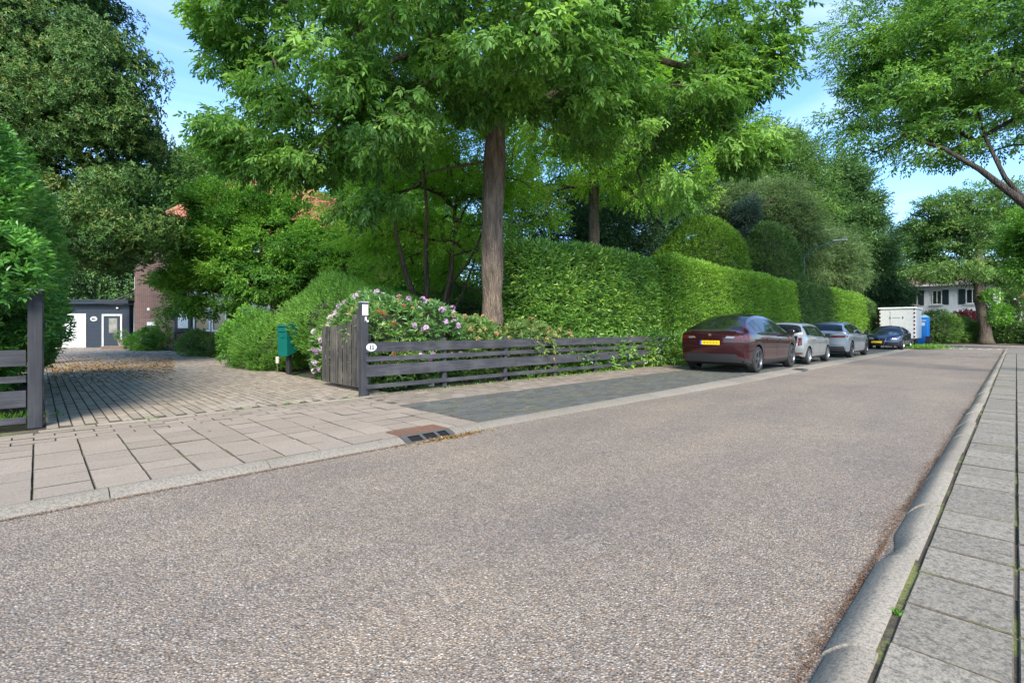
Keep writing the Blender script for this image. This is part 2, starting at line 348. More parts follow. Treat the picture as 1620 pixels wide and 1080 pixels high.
def tiles(name, cx, cy, hx, hy, top, gx, gy, mat, bev=0.004, jz=0.0025, jr=0.004, depth=0.035, bias=None):
    cx = np.asarray(cx, float); cy = np.asarray(cy, float); n = len(cx)
    hx = np.broadcast_to(hx, n) - gx/2; hy = np.broadcast_to(hy, n) - gy/2
    z = top + NR.normal(0, jz, n); tx = NR.normal(0, jz*.7, n); ty = NR.normal(0, jz*.7, n); r = NR.normal(0, jr, n)
    V = np.zeros((n, 12, 3)); sg = [(-1, -1), (1, -1), (1, 1), (-1, 1)]
    for k, (a, b) in enumerate(sg):
        for L_, (ins, dz) in enumerate(((bev, 0), (0, -bev), (0, -depth))):
            x = a*(hx-ins); y = b*(hy-ins)
            V[:, L_*4+k, 0] = cx + x - y*r; V[:, L_*4+k, 1] = cy + y + x*r; V[:, L_*4+k, 2] = z + dz + tx*a + ty*b
    f = [(0, 1, 2, 3)]
    for l in (0, 4):
        for k in range(4): f.append((l+k, l+4+k, l+4+(k+1) % 4, l+(k+1) % 4))
    F = (np.array(f)[None] + (np.arange(n)*12)[:, None, None]).reshape(-1, 4)
    t = np.clip(NR.random(n)*.9 + NR.normal(0, .1, n), 0, 1)
    return kind(obj(name, mkmesh(name, V.reshape(-1, 3), F, [mat, M['joint_dark']], mi=np.tile([0]+[1]*8, n), attr=np.repeat(t, 12))), 'structure')
def grid(x0, x1, sx, y0, y1, sy, bond='none', keep=None):
    cx, cy = [], []
    nx = int(round((x1-x0)/sx)); ny = int(math.ceil((y1-y0)/sy))
    for i in range(nx):
        for j in range(-1, ny+1):
            x = x0 + (i+.5)*sx; y = y0 + (j+.5)*sy + (sy/2 if (bond == 'y' and i % 2) else 0)
            if y < y0 or y > y1+sy*.3: continue
            if keep and not keep(x, y): continue
            cx.append(x); cy.append(y)
    return cx, cy
def grid_x(x0, x1, sx, y0, y1, sy, keep=None):      # courses run along x, half bond in x
    cx, cy = [], []; ny = int(round((y1-y0)/sy)); nx = int(math.ceil((x1-x0)/sx))
    for j in range(ny):
        for i in range(nx+1):
            x = x0 + (i+.5)*sx - (sx/2 if j % 2 else 0); y = y0 + (j+.5)*sy
            if x-sx*.5 < x0-sx*.1 or x+sx*.5 > x1+.01: 
                continue
            if keep and not keep(x, y): continue
            cx.append(x); cy.append(y)
    return cx, cy
T0 = 0.355
cx, cy = grid(-5.0-7*0.352, -5.0, 0.352, -0.03-18*T0, 4.25, T0)
cx = np.array(cx); cy = np.array(cy)
m = cy < 4.3-.18+.05; tiles('pavement', cx[m], cy[m], .176, T0/2, 0.05, .005, .010, M['tile'])
cx, cy = grid(-8.22, -7.465, 0.189, -0.03-18*T0, 4.3, T0, 'y')
tiles('pavement_back_rows', cx, cy, .0945, T0/2, 0.05, .005, .009, M['tile'])
cx, cy = grid(-8.41, -8.22, 0.19, 0.0, 4.42, .55)
tiles('driveway_edging', cx, cy, .095, .275, 0.05, .008, .012, M['paver'])
sheet('pavement_bed', -8.6, -5.0, -6.6, 4.36, 0.030, M['joint_moss'])
drive_keep = lambda x, y: (0.02 < y < 4.9 + max(0, -x-12)*0.05) or (x < -16.3 and -3.3 < y < 5.6)
cx, cy = grid_x(-46, -8.41, .26, -3.3, 5.46, .125, drive_keep)
tiles('driveway', cx, cy, .13, .0625, 0.05, .005, .008, M['paver'], 0.005, .002, .006)
kind(obj('driveway_bed', mkmesh('driveway_bed', [(-8.41, 0, .033), (-8.41, 4.95, .033), (-14, 4.95, .033), (-46, 5.65, .033), (-46, -3.35, .033), (-16.3, -3.35, .033), (-16.3, 0, .033)], [(6, 5, 4, 3, 2, 1, 0)], M['joint_dirt'])), 'structure')
cx, cy = grid(-7.04, -5.0, .1275, 4.33, 34, .255, 'y')
tiles('parking_bay', cx, cy, .06375, .1275, 0.05, .013, .010, M['bay_paver'], .004)
sheet('parking_bay_bed', -7.04, -5.0, 4.36, 34.05, 0.043, M['joint_bay'])
sheet('parking_bay_far', -7.04, -5.0, 34.05, 43, 0.05, M['bay_paver'])
cx, cy = grid(-8.6, -7.04, .195, 4.36, 30, .30, 'y')
tiles('footpath', cx, cy, .0975, .15, 0.052, .006, .007, M['brown_paver'], .004)
sheet('footpath_bed', -8.6, -7.04, 4.36, 30.1, 0.036, M['joint_moss'])
sheet('footpath_far', -8.6, -7.04, 30.1, 43, 0.05, M['brown_paver'])
sheet('corner_pavement', -14, -4.4, 43, 52.5, 0.055, M['brown_paver'])
cx, cy = grid(-0.345, 1.4, .345, -1.2, 34, .395, 'none')
tiles('right_pavement', cx, np.array(cy), .1725, .1975, 0.10, .013, .010, M['grey_tile'], .005, .002, .004)
sheet('right_pavement_bed', -0.41, 1.4, -8, 34.1, 0.086, M['joint_right'])
sheet('right_pavement_far', -0.36, 1.4, 34.1, 42.6, 0.1, M['grey_tile'])
sheet('far_pavement', -70, 70, 55.6, 57.3, 0.06, M['brown_paver'])
# kerbs: segment by segment, each a little out of line
def kerb(name, prof, y0, y1, seg, mat, skip=None, jitter=.004, n=0):
    V = []; F = []; T = []; y = y0
    while y < y1:
        L_ = seg; a, b_ = y+.004, y+L_-.004; y += L_
        if skip and skip(a, b_): continue
        dz = rnd.gauss(0, jitter*.8); dx = rnd.gauss(0, jitter); t = rnd.random(); st = 4 if n else 1
        base = len(V); m_ = len(prof(0))
        for k in range(st+1):
            yy = a + (b_-a)*k/st
            for (px_, pz_) in prof(yy): V.append((px_+dx, yy, pz_+(dz if pz_ > 0.02 else 0))); T.append(t)
        for k in range(st):
            for i in range(m_-1): F.append((base+k*m_+i, base+(k+1)*m_+i, base+(k+1)*m_+i+1, base+k*m_+i+1))
        F.append(tuple(base+i for i in range(m_))); F.append(tuple(base+st*m_+i for i in range(m_))[::-1])
    me = mkmesh(name, V, F, mat, attr=T, smooth=True); me.set_sharp_from_angle(angle=math.radians(50)); return kind(obj(name, me), 'structure')
def kout(y): return -4.825 + 0.29*min(1, max(0, (y-4.5)/8))
lp = lambda y: [(kout(y), -.1), (kout(y), .004), (kout(y)-.02, .015), (-4.93, .044), (-4.965, .05), (-4.998, .05), (-4.998, -.1)]
kerb('left_kerb', lp, -10.04, 42.9, 1.16, M['kerb_left'], skip=lambda a, b: a < 3.35 < b)
kerb('left_kerb_stub', lp, 3.71, 3.86, .17, M['kerb_left'])
kerb('left_kerb_stub', lp, 2.71, 2.98, .29, M['kerb_left'])
def rp(y):
    w = 0.003*math.sin(y*1.1)
    low = 0.045*max(0, 1-abs(y-3.55)/.22)
    return [(-.535+w*.3+low, -.1), (-.535+w*.3+low, .004), (-.525+low, .020), (-.49+low*.7, .055), (-.455+low*.5, .083), (-.435+low*.4, .093), (-.41, .099), (-.362, .1), (-.362, -.1)]
kerb('right_kerb', rp, -6.32, 42.6, 1.07, M['kerb'], jitter=.006, n=1)
# raised crossing at the junction with its white teeth
tb = MB()
tb.add([(-4.9, 41.4, .0), (-.5, 41.4, .0), (-.5, 42.8, .07), (-4.9, 42.8, .07)], [(0, 1, 2, 3)])
for k in range(10):
    x = -4.75+k*.43
    pass
kind(tb.build('speed_ramp', M['road']), 'structure')
tb = MB()
for k in range(10):
    x = -4.7+k*.43; z = lambda y: (y-41.4)*.05+.006
    tb.add([(x, 41.9, z(41.9)), (x+.2, 41.9, z(41.9)), (x+.2, 42.3, z(42.3)), (x, 42.3, z(42.3))], [(0, 1, 2, 3)])
kind(tb.build('ramp_marking', plain('worn_white_marking', (0.42, 0.41, 0.39), 0.8, var=.35, scale=20)), 'structure')
sheet('right_verge', 1.4, 60, -15, 43, 0.07, M['soil'])

# ------------------------------------------------------------------ leaves
def nrm(a): return a/np.maximum(np.linalg.norm(a, axis=-1, keepdims=True), 1e-9)
def leaf_arrays(Pn, D, N, L_, Wd, hexa=True, bend=.18, fold=.22):
    n = len(Pn); D = nrm(D); S = nrm(np.cross(D, N)); N = np.cross(S, D); L_ = L_[:, None]; Wd = Wd[:, None]
    tip = Pn + D*L_ - N*L_*bend
    if hexa:
        m1 = Pn + D*L_*.33 + N*Wd*fold*.6; m2 = Pn + D*L_*.7 - N*L_*bend*.35 + N*Wd*fold*.4
        V = np.stack([Pn, m1-S*Wd*.48, m2-S*Wd*.38, tip, m2+S*Wd*.38, m1+S*Wd*.48], 1)
        F = (np.array([(0, 1, 2, 3), (0, 3, 4, 5)])[None] + (np.arange(n)*6)[:, None, None]).reshape(-1, 4)
        return V.reshape(-1, 3), F, 6
    m = Pn + D*L_*.5 + N*Wd*fold
    V = np.stack([Pn, m-S*Wd*.5, tip, m+S*Wd*.5], 1)
    F = (np.array([(0, 1, 2), (0, 2, 3)])[None] + (np.arange(n)*4)[:, None, None]).reshape(-1, 3)
    return V.reshape(-1, 3), F, 4
def sprays(gpos, gdir, k, gl, L_, Wd, rng, spread=.9, lift=.25, tint=None, hexa=True, jit=.25, palm=False, bend=.18):
    """k leaves round each twig end; returns leaf mesh arrays"""
    n = len(gpos); gdir = nrm(gdir); up = np.array([0, 0, 1.0])
    side = nrm(np.cross(gdir, up+rng.normal(0, .25, (n, 3)))); nn = np.cross(side, gdir)
    Pn, D, N, T = [], [], [], []
    for j in range(k):
        f = j/max(1, k-1); s = -1 if j % 2 else 1
        if palm:
            th = 2*math.pi*(j+.3*rng.random((n, 1)))/k; d = gdir*lift + side*np.cos(th) + nn*np.sin(th); p = gpos + gdir*gl*.1*rng.random((n, 1)); nl = gdir + rng.normal(0, .2, (n, 3))
        else:
            a = spread*(1-f**3*.9); d = gdir*math.cos(a) + side*s*math.sin(a); p = gpos + gdir*(gl*f); nl = nn + rng.normal(0, .3, (n, 3))
        Pn.append(p); D.append(d + rng.normal(0, jit, (n, 3))); N.append(nl)
        T.append(np.clip((tint if tint is not None else np.full(n, .5)) + rng.normal(0, .1, n), 0, 1))
    Pn, D, N = (np.concatenate(a) for a in (Pn, D, N)); T = np.concatenate(T); m = len(Pn)
    V, F, q = leaf_arrays(Pn, D, N, L_*rng.uniform(.7, 1.2, m), Wd*rng.uniform(.75, 1.15, m), hexa, bend)
    return V, F, np.repeat(T, q)
def joinF(parts):
    V = []; F = []; T = []; b = 0
    for v, f, t in parts: V.append(v); F.append(f+b); T.append(t); b += len(v)
    return np.concatenate(V), np.concatenate(F), np.concatenate(T)

def crown_clumps(ells, n, rng, shell=.42, minz=None):
    vol = np.array([e[3]*e[4]*e[5]*(e[6] if len(e) > 6 else 1) for e in ells]); vol = vol/vol.sum(); out = []
    cnt = rng.multinomial(n, vol)
    for e, c in zip(ells, cnt):
        d = nrm(rng.normal(0, 1, (c, 3))); r = (shell + (1-shell)*rng.random((c, 1)))**.6
        r *= 1 + .16*np.sin(d[:, :1]*4.1+e[0])*np.cos(d[:, 1:2]*3.7+e[1]) + .1*np.sin(d[:, 2:3]*7)
        out.append(np.array(e[:3]) + d*r*np.array(e[3:6]))
    C = np.concatenate(out)
    if minz is not None: C = C[C[:, 2] > minz]
    return C

def tree(name, label, cat, x, y, trunk, ells, nclump, clump_r, groups, k, L_, Wd, leaf, bark, seed, group=None, flat=.6, droop=.2, gl=None,
         hexa=False, palm=False, shell=.42, minr=.012, trunk_sides=10, spread=.9, min_limb=1.0, lean=0.0, pipe=.42, keep_px=None, loc_z=.03, limbs=True, maxlimb=.5, ctint=.3):
    rng = np.random.default_rng(seed)
    root = thing(name, label, cat, (x, y, loc_z), 0, group)
    C = crown_clumps(ells, nclump, rng, shell)
    cc = np.average(np.array([e[:3] for e in ells]), axis=0, weights=[e[3]*e[4]*e[5] for e in ells])
    tp = np.array([t[:3] for t in trunk], float); trr = np.array([t[3] for t in trunk], float)
    mb = MB()
    # trunk, densified and a little irregular
    ts = np.linspace(0, len(tp)-1, 4*(len(tp)-1)+1); tpp = np.stack([np.interp(ts, range(len(tp)), tp[:, q]) for q in range(3)], 1); tr2 = np.interp(ts, range(len(tp)), trr)
    tpp[2:-1, :2] += rng.normal(0, trr[0]*.06, (len(tpp)-3, 2)); tr2 = tr2*(1+rng.normal(0, .045, len(tr2))); tr2[0] *= 1.25
    mb.tube([tuple(p) for p in tpp], list(tr2), trunk_sides)
    # limbs grown by joining each leaf clump to the nearest wood
    nodes = [p for p in tpp if p[2] > min_limb]; rad0 = [r for p, r in zip(tpp, tr2) if p[2] > min_limb]
    parent = [-1]*len(nodes); plen = [0.0]*len(nodes); nT = len(nodes)
    order = np.argsort(np.linalg.norm(C - np.array(nodes[-1 if len(nodes) < 3 else len(nodes)//2]), axis=1)); 
    if limbs:
        for ci in order:
            c = C[ci]; A = np.array(nodes); dd = A - c; dist = np.linalg.norm(dd, axis=1)
            pen = dist + .35*np.array(plen) + np.where(A[:, 2] > c[2]+.6, 1.0, 0)
            b = int(np.argmin(pen)); q = A[b]
            m1 = q*.5 + c*.5 + rng.normal(0, .08, 3)*dist[b]**.7 + np.array([0, 0, .05*dist[b]])
            nodes.append(m1); parent.append(b); plen.append(plen[b]+dist[b]*.5)
            nodes.append(c); parent.append(len(nodes)-2); plen.append(plen[b]+dist[b])
        cnt = np.zeros(len(nodes)); 
        for i in range(len(nodes)-1, nT-1, -1):
            cnt[i] += 1
            if parent[i] >= nT: cnt[parent[i]] += cnt[i]
        rr = np.minimum(minr*(cnt**pipe), trr[0]*maxlimb)
        for i in range(nT, len(nodes)):
            p = parent[i]; r1 = rr[i]; r0 = min(rad0[p]*.8, rr[i]*1.25) if p < nT else min(rr[p], rr[i]*1.5)
            mb.tube([nodes[p], nodes[i]], [r0, r1], 6 if r0 > .05 else (4 if r0 > .02 else 3), cap=False)
    tr = mb.build('trunk', bark, root, smooth=True)
    # leaves
    n = len(C)*groups; ci = np.repeat(np.arange(len(C)), groups); cr_ = clump_r*rng.uniform(.65, 1.25, len(C))
    d = nrm(rng.normal(0, 1, (n, 3))); r = cr_[ci][:, None]*rng.random((n, 1))**.45
    gp = C[ci] + d*r*np.array([1, 1, flat])
    od = nrm(gp-cc); gd = d*.6 + od*.7 + rng.normal(0, .35, (n, 3)) + np.array([0, 0, -droop])
    tint = np.clip(.5 + rng.normal(0, ctint*.6, len(C))[ci] + rng.normal(0, .14, n) + .12*d[:, 2], 0, 1)
    gl = gl or L_*1.8
    V, F, T = sprays(gp, gd, k, gl, L_, Wd, rng, spread=spread, tint=tint, hexa=hexa, palm=palm)
    obj('crown', mkmesh('crown', V, F, leaf, attr=T), root)
    return root

def surf_leaves(Pn, Nn, L_, Wd, rng, up=.35, rand=.55, tint=None, hexa=False, k=4, gl=None):
    n = len(Pn); t = nrm(rng.normal(0, 1, (n, 3))); gd = Nn*.75 + t*rand + np.array([0, 0, up])
    tint = tint if tint is not None else np.clip(rng.normal(.5, .2, n), 0, 1)
    return sprays(Pn, gd, k, gl or L_*1.2, L_, Wd, rng, spread=1.0, tint=tint, hexa=hexa)
def lump(x, y, z, s=1.0): return (np.sin(x*1.9*s+1)*np.cos(y*1.4*s)+np.sin(y*2.7*s+z*1.8*s)*.7+np.cos(z*3.1*s+x*2.2*s)*.6+np.sin(y*6.1*s-z*5*s)*.35)/2.6

def bush(name, label, cat, ells, n, L_, Wd, leaf, seed, group=None, k=4, hexa=False, up=.35, rand=.55, lumpy=.12, stem=None, minz=.02, core=True, flowers=None, ctint=.18, sun_tint=.0, gl=None):
    """shrub: lumpy body of leaves round twiggy hearts; ells are world ellipsoids (x,y,z,rx,ry,rz)"""
    rng = np.random.default_rng(seed); bx, by = ells[0][0], ells[0][1]
    root = thing(name, label, cat, (bx, by, .03), 0, group); off = np.array([bx, by, .03])
    ar = np.array([(e[3]*e[4]*e[5])**(2/3) for e in ells]); cnt = rng.multinomial(n, ar/ar.sum())
    Ps, Ns, Ts = [], [], []
    for e, c in zip(ells, cnt):
        d = nrm(rng.normal(0, 1, (c, 3))); R_ = np.array(e[3:6]); p = d*R_
        rr = 1 + lumpy*lump(p[:, 0]+e[0], p[:, 1], p[:, 2], 1.6/max(.5, min(R_)))[:, None] - .22*rng.random((c, 1))**2
        q = np.array(e[:3]) + p*rr; Nn = nrm(d/R_)
        ok = q[:, 2] > minz
        for f in ells:
            if f is e: continue
            ok &= (((q-np.array(f[:3]))/(np.array(f[3:6])*.86))**2).sum(1) > 1
        lt = lump(q[:, 0], q[:, 1]+3, q[:, 2], 1.1)
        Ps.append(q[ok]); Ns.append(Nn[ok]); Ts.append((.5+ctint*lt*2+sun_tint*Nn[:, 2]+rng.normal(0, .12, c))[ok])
    Pn, Nn, T = np.concatenate(Ps)-off, np.concatenate(Ns), np.clip(np.concatenate(Ts), 0, 1)
    V, F, TT = surf_leaves(Pn, Nn, L_, Wd, rng, up, rand, T, hexa, k, gl)
    obj('foliage', mkmesh('foliage', V, F, leaf, attr=TT), root)
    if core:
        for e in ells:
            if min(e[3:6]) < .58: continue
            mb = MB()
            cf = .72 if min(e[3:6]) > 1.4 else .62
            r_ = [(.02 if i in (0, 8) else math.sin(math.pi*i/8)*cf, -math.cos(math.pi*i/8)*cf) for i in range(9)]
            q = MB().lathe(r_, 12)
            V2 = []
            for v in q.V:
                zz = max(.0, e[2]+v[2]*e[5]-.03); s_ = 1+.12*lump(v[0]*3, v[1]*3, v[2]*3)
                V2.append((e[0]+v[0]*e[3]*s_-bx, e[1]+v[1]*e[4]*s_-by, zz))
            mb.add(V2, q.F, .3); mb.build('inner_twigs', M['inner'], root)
        # stems to the ground
        for e in ells[:3]:
            if e[2]-e[5] > .1: MB().tube([(e[0]-bx, e[1]-by, 0), (e[0]-bx+.05, e[1]-by, e[2])], [.05, .03], 6).build('stem', M['bark_dark'], root, smooth=True)
    if flowers:
        for fl in flowers:
            fm, nf, fr, sel = fl; idx = np.where(sel(Pn+off, Nn, rng))[0]
            if len(idx) == 0: continue
            idx = rng.choice(idx, min(nf, len(idx)), replace=False)
            m_ = 13; c = np.repeat(Pn[idx] + Nn[idx]*(L_*.75), m_, 0); d = nrm(rng.normal(0, 1, (len(c), 3)) + np.repeat(Nn[idx], m_, 0)*.8)
            tt = np.repeat(rng.random(len(idx)), m_)
            V, F, T2 = sprays(c + d*fr*.55, d, 4, fr*.05, fr*.55, fr*.42, rng, tint=tt, palm=True, lift=.5, hexa=False)
            kind(obj('blossom', mkmesh('blossom', V, F, fm, attr=T2), root), 'stuff')
    return root

def hedge(name, label, x_front, x_back, y0, y1, h, n, L_, Wd, leaf, seed, group=None, amp=.10, htop=None, k=4, tintfn=None, round_=.25, hexa=False):
    rng = np.random.default_rng(seed); root = thing(name, label, 'hedge', ((x_front+x_back)/2, (y0+y1)/2, .03), 0, group)
    off = np.array([(x_front+x_back)/2, (y0+y1)/2, .03]); Lh, Wh = y1-y0, x_front-x_back
    hf = htop or (lambda y: h)
    A = np.array([Lh*h, Lh*h*.25, Lh*Wh, Wh*h, Wh*h]); cnt = rng.multinomial(n, A/A.sum()); Ps, Ns = [], []
    for f, c in enumerate(cnt):
        u, v = rng.random(c), rng.random(c)
        if f == 0: y = y0+u*Lh; p = np.stack([np.full(c, x_front), y, v*hf(y)], 1); nn = (1, 0, 0)
        elif f == 1: y = y0+u*Lh; p = np.stack([np.full(c, x_back), y, v*hf(y)], 1); nn = (-1, 0, 0)
        elif f == 2: y = y0+u*Lh; p = np.stack([x_back+v*Wh, y, hf(y)+0*u], 1); nn = (0, 0, 1)
        elif f == 3: p = np.stack([x_back+u*Wh, np.full(c, y0), v*hf(np.full(c, y0))], 1); nn = (0, -1, 0)
        else: p = np.stack([x_back+u*Wh, np.full(c, y1), v*hf(np.full(c, y1))], 1); nn = (0, 1, 0)
        Ps.append(p); Ns.append(np.tile(np.array(nn, float), (c, 1)))
    Pn, Nn = np.concatenate(Ps), np.concatenate(Ns)
    # rounded arrises
    zt = hf(Pn[:, 1])-Pn[:, 2]; xf = x_front-Pn[:, 0]; xb = Pn[:, 0]-x_back
    k1 = np.clip(1-zt/round_, 0, 1)*np.clip(1-xf/round_, 0, 1); Pn[:, 0] -= k1*round_*.5; Pn[:, 2] -= k1*round_*.35
    kk = np.clip(1-(Pn[:, 1]-y0)/round_, 0, 1)*np.clip(1-xf/round_, 0, 1); Pn[:, 0] -= kk*round_*.4
    lt = lump(Pn[:, 0], Pn[:, 1], Pn[:, 2], 1.0); l2 = lump(Pn[:, 1]*.5, Pn[:, 2]*1.3, Pn[:, 0], .8)
    Pn = Pn + Nn*((lt*amp + l2*amp*.8)[:, None] - .30*rng.random((len(Pn), 1))**2)
    Pn[:, 2] = np.maximum(Pn[:, 2], .04)
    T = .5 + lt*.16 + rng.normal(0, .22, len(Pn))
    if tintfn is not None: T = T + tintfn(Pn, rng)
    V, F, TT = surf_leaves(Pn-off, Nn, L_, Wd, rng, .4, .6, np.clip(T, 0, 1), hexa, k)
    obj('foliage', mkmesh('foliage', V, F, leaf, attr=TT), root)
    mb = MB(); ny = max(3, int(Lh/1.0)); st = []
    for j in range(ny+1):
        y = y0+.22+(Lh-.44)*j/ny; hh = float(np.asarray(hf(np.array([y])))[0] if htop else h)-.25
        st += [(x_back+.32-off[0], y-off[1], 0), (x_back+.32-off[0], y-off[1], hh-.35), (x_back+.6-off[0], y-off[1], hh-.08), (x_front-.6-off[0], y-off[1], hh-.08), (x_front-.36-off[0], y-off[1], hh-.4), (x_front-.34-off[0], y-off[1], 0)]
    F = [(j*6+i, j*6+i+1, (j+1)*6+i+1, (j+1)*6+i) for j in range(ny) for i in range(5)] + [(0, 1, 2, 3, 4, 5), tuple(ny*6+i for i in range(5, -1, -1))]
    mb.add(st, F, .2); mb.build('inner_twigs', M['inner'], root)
    return root

# ------------------------------------------------------------------ planting
def E(px, py, d, rpx, rpy, rd=None, w=1.0):
    x, y = G(px, d); r = rpx*d/FPX; rz = rpy*d/FPX; rd = rd or r
    rr = (r+rd)/2 if abs(rd-r) < .01 else r*.6+rd*.4
    return (x, y, Zof(py, d), rr, rr, rz, w)
def rel(ells, x, y): return [(e[0]-x, e[1]-y, *e[2:]) for e in ells]
L_ash = leafmat('ash_leaf', [(0.050, 0.128, 0.025), (0.101, 0.225, 0.042), (0.170, 0.334, 0.064), (0.281, 0.464, 0.099)], .45, .45)
L_holly = leafmat('holm_oak_leaf', [(0.029, 0.074, 0.016), (0.054, 0.126, 0.026), (0.098, 0.185, 0.039), (0.181, 0.210, 0.046)], .15, .5, .35)
L_privet = leafmat('privet_leaf', [(0.030, 0.101, 0.018), (0.066, 0.202, 0.033), (0.131, 0.326, 0.055), (0.210, 0.451, 0.083)], .2, .35, .5)
L_maple = leafmat('garden_tree_leaf', [(0.042, 0.132, 0.019), (0.083, 0.225, 0.033), (0.164, 0.358, 0.050), (0.270, 0.479, 0.067)], .35, .45)
L_lime = leafmat('lime_green_leaf', [(0.123, 0.288, 0.034), (0.228, 0.458, 0.056), (0.367, 0.600, 0.080), (0.522, 0.600, 0.128)], .42, .5)
L_laurel = leafmat('laurel_leaf', [(0.046, 0.116, 0.023), (0.091, 0.215, 0.035), (0.179, 0.347, 0.059), (0.405, 0.600, 0.093)], .15, .3, .5)
L_hedge = leafmat('bright_hedge_leaf', [(0.069, 0.157, 0.021), (0.136, 0.283, 0.034), (0.225, 0.405, 0.052), (0.334, 0.510, 0.088)], .3, .45)
L_dkhedge = leafmat('dark_hedge_leaf', [(0.032, 0.082, 0.018), (0.057, 0.136, 0.031), (0.099, 0.191, 0.044), (0.140, 0.232, 0.055)], .15, .5)
L_dark = leafmat('dark_tree_leaf', [(0.039, 0.093, 0.030), (0.070, 0.158, 0.047), (0.121, 0.229, 0.063), (0.187, 0.301, 0.087)], .2, .5)
L_mid = leafmat('mid_green_leaf', [(0.041, 0.102, 0.023), (0.083, 0.175, 0.039), (0.146, 0.263, 0.055), (0.217, 0.336, 0.079)], .28, .5)
L_grey = leafmat('silvery_green_leaf', [(0.06, 0.11, 0.04), (0.11, 0.18, 0.06), (0.17, 0.26, 0.09), (0.25, 0.33, 0.14)], .3, .55)
L_conif = leafmat('conifer_needle', [(0.028, 0.079, 0.035), (0.049, 0.119, 0.049), (0.076, 0.165, 0.063), (0.109, 0.211, 0.078)], .05, .6)
L_box = leafmat('clipped_box_leaf', [(0.04, 0.10, 0.016), (0.08, 0.18, 0.022), (0.14, 0.28, 0.032), (0.23, 0.4, 0.055)], .2, .45)
L_blue = leafmat('blue_conifer_needle', [(0.029, 0.064, 0.045), (0.050, 0.096, 0.070), (0.072, 0.128, 0.096)], .05, .6)
L_rhodo = leafmat('rhododendron_leaf', [(0.046, 0.109, 0.032), (0.084, 0.190, 0.049), (0.151, 0.292, 0.067), (0.283, 0.396, 0.100)], .15, .38, .5)
L_pieris = leafmat('pieris_leaf', [(0.059, 0.126, 0.029), (0.105, 0.215, 0.044), (0.182, 0.279, 0.072), (0.333, 0.321, 0.126)], .2, .4, .5)
L_redleaf = leafmat('red_new_growth', [(0.26, 0.06, 0.025), (0.34, 0.13, 0.05), (0.38, 0.22, 0.08)], .2, .5)
L_cream = leafmat('cream_new_growth', [(0.4, 0.25, 0.12), (0.45, 0.34, 0.14), (0.36, 0.36, 0.12)], .2, .5)
L_pink = leafmat('lilac_petal', [(0.46, 0.28, 0.44), (0.6, 0.44, 0.57), (0.7, 0.6, 0.67)], .3, .6)
L_bamboo = leafmat('fine_shrub_leaf', [(0.064, 0.170, 0.023), (0.114, 0.267, 0.038), (0.189, 0.377, 0.060), (0.275, 0.463, 0.087)], .35, .5)
L_redbush = leafmat('dark_red_leaf', [(0.12, 0.02, 0.025), (0.2, 0.035, 0.045), (0.28, 0.06, 0.07)], .2, .5)

# the big tree behind the fence
bx, by = -9.35, 8.35
big = [E(770, -80, 12.5, 425, 265, 6.6, .6), E(475, 205, 12.0, 112, 82, 2.0, 1.6), E(430, 245, 12.2, 50, 34, 1.2, 4), E(374, 228, 12.2, 26, 30, .8, 45.0), E(610, 170, 10.6, 132, 78, 2.2, 1.5), E(1010, 178, 12.6, 155, 80, 2.3, 1.5), E(1178, 75, 12.5, 56, 85, 1.3, 4), E(1180, 215, 12.5, 34, 50, 1.0, 8),
       E(880, 105, 10.2, 130, 80, 2.0, 1.5), E(372, 28, 12.4, 62, 90, 1.8, 2.6), E(690, 55, 10.0, 180, 100, 2.2, 1.2), E(590, 318, 12.3, 62, 38, 1.2, 1.5), E(1075, 280, 12.8, 62, 40, 1.1, 1.3)]
tree('broadleaf_tree', 'tall ash-like tree with a thick straight grey-brown trunk behind the dark board fence', 'tree', bx, by,
     [(0, 0, 0, .36), (0, 0, 1.0, .29), (.02, .02, 3.2, .265), (.05, .05, 5.6, .26), (0, .1, 7.4, .21), (.1, .2, 10, .14), (.1, .1, 12.5, .07)],
     rel(big, bx, by), 700, .64, 46, 7, .145, .06, L_ash, M['bark'], 3, flat=.5, droop=.45, gl=.24, hexa=True, shell=.3, min_limb=5.2, trunk_sides=20, pipe=.44, maxlimb=.42, minr=.011)
# dark evergreen by the drive, top left
bx, by = G(66, 17.5)
ev = [E(85, 250, 17.5, 165, 175, 3.3), E(20, -40, 17.5, 135, 200, 3.2), E(205, 330, 16.2, 56, 72, 1.3, 1.5), E(150, 140, 16.6, 76, 110, 1.8, 1.3), E(130, 372, 15.2, 105, 48, 1.6, 1.4), E(-70, 150, 17, 110, 230, 3)]
tree('evergreen_tree', 'huge dark evergreen tree with small glossy leaves left of the drive', 'tree', bx, by,
     [(0, 0, 0, .3), (0, 0, 3, .25), (.1, 0, 7, .2), (.1, .1, 12, .12), (0, 0, 15, .06)], rel(ev, bx, by), 980, .68, 88, 5, .125, .06, L_holly, M['bark_dark'], 5, flat=.8, droop=.0, shell=.5, min_limb=3.4, gl=.12, palm=True, hexa=False, ctint=.3)
# bright glossy shrub against the left fence
lx, ly = -9.9, -1.4
bush('privet_shrub', 'tall glossy bright green shrub spilling over the left fence', 'shrub',
     [(-10.6, -1.15, 2.3, 1.6, 1.3, 2.3),  (-9.5, -1.1, 2.9, 1.0, 1.0, 1.6), (-12.6, -1.0, 2.5, 1.7, 1.3, 2.4), (-14.6, -.85, 2.3, 1.7, 1.3, 2.3), (-16.2, -.8, 1.5, 1.2, 1.1, 1.6), (-11.5, -1.6, 3.6, 2.2, 1.3, 1.5), (-8.78, -.28, 2.05, .4, .4, .5), (-8.95, -.9, 2.2, .52, .6, 1.0)],
     34000, .085, .04, L_privet, 9, k=6, hexa=True, up=.5, lumpy=.22, ctint=.2, gl=.1, sun_tint=.08)
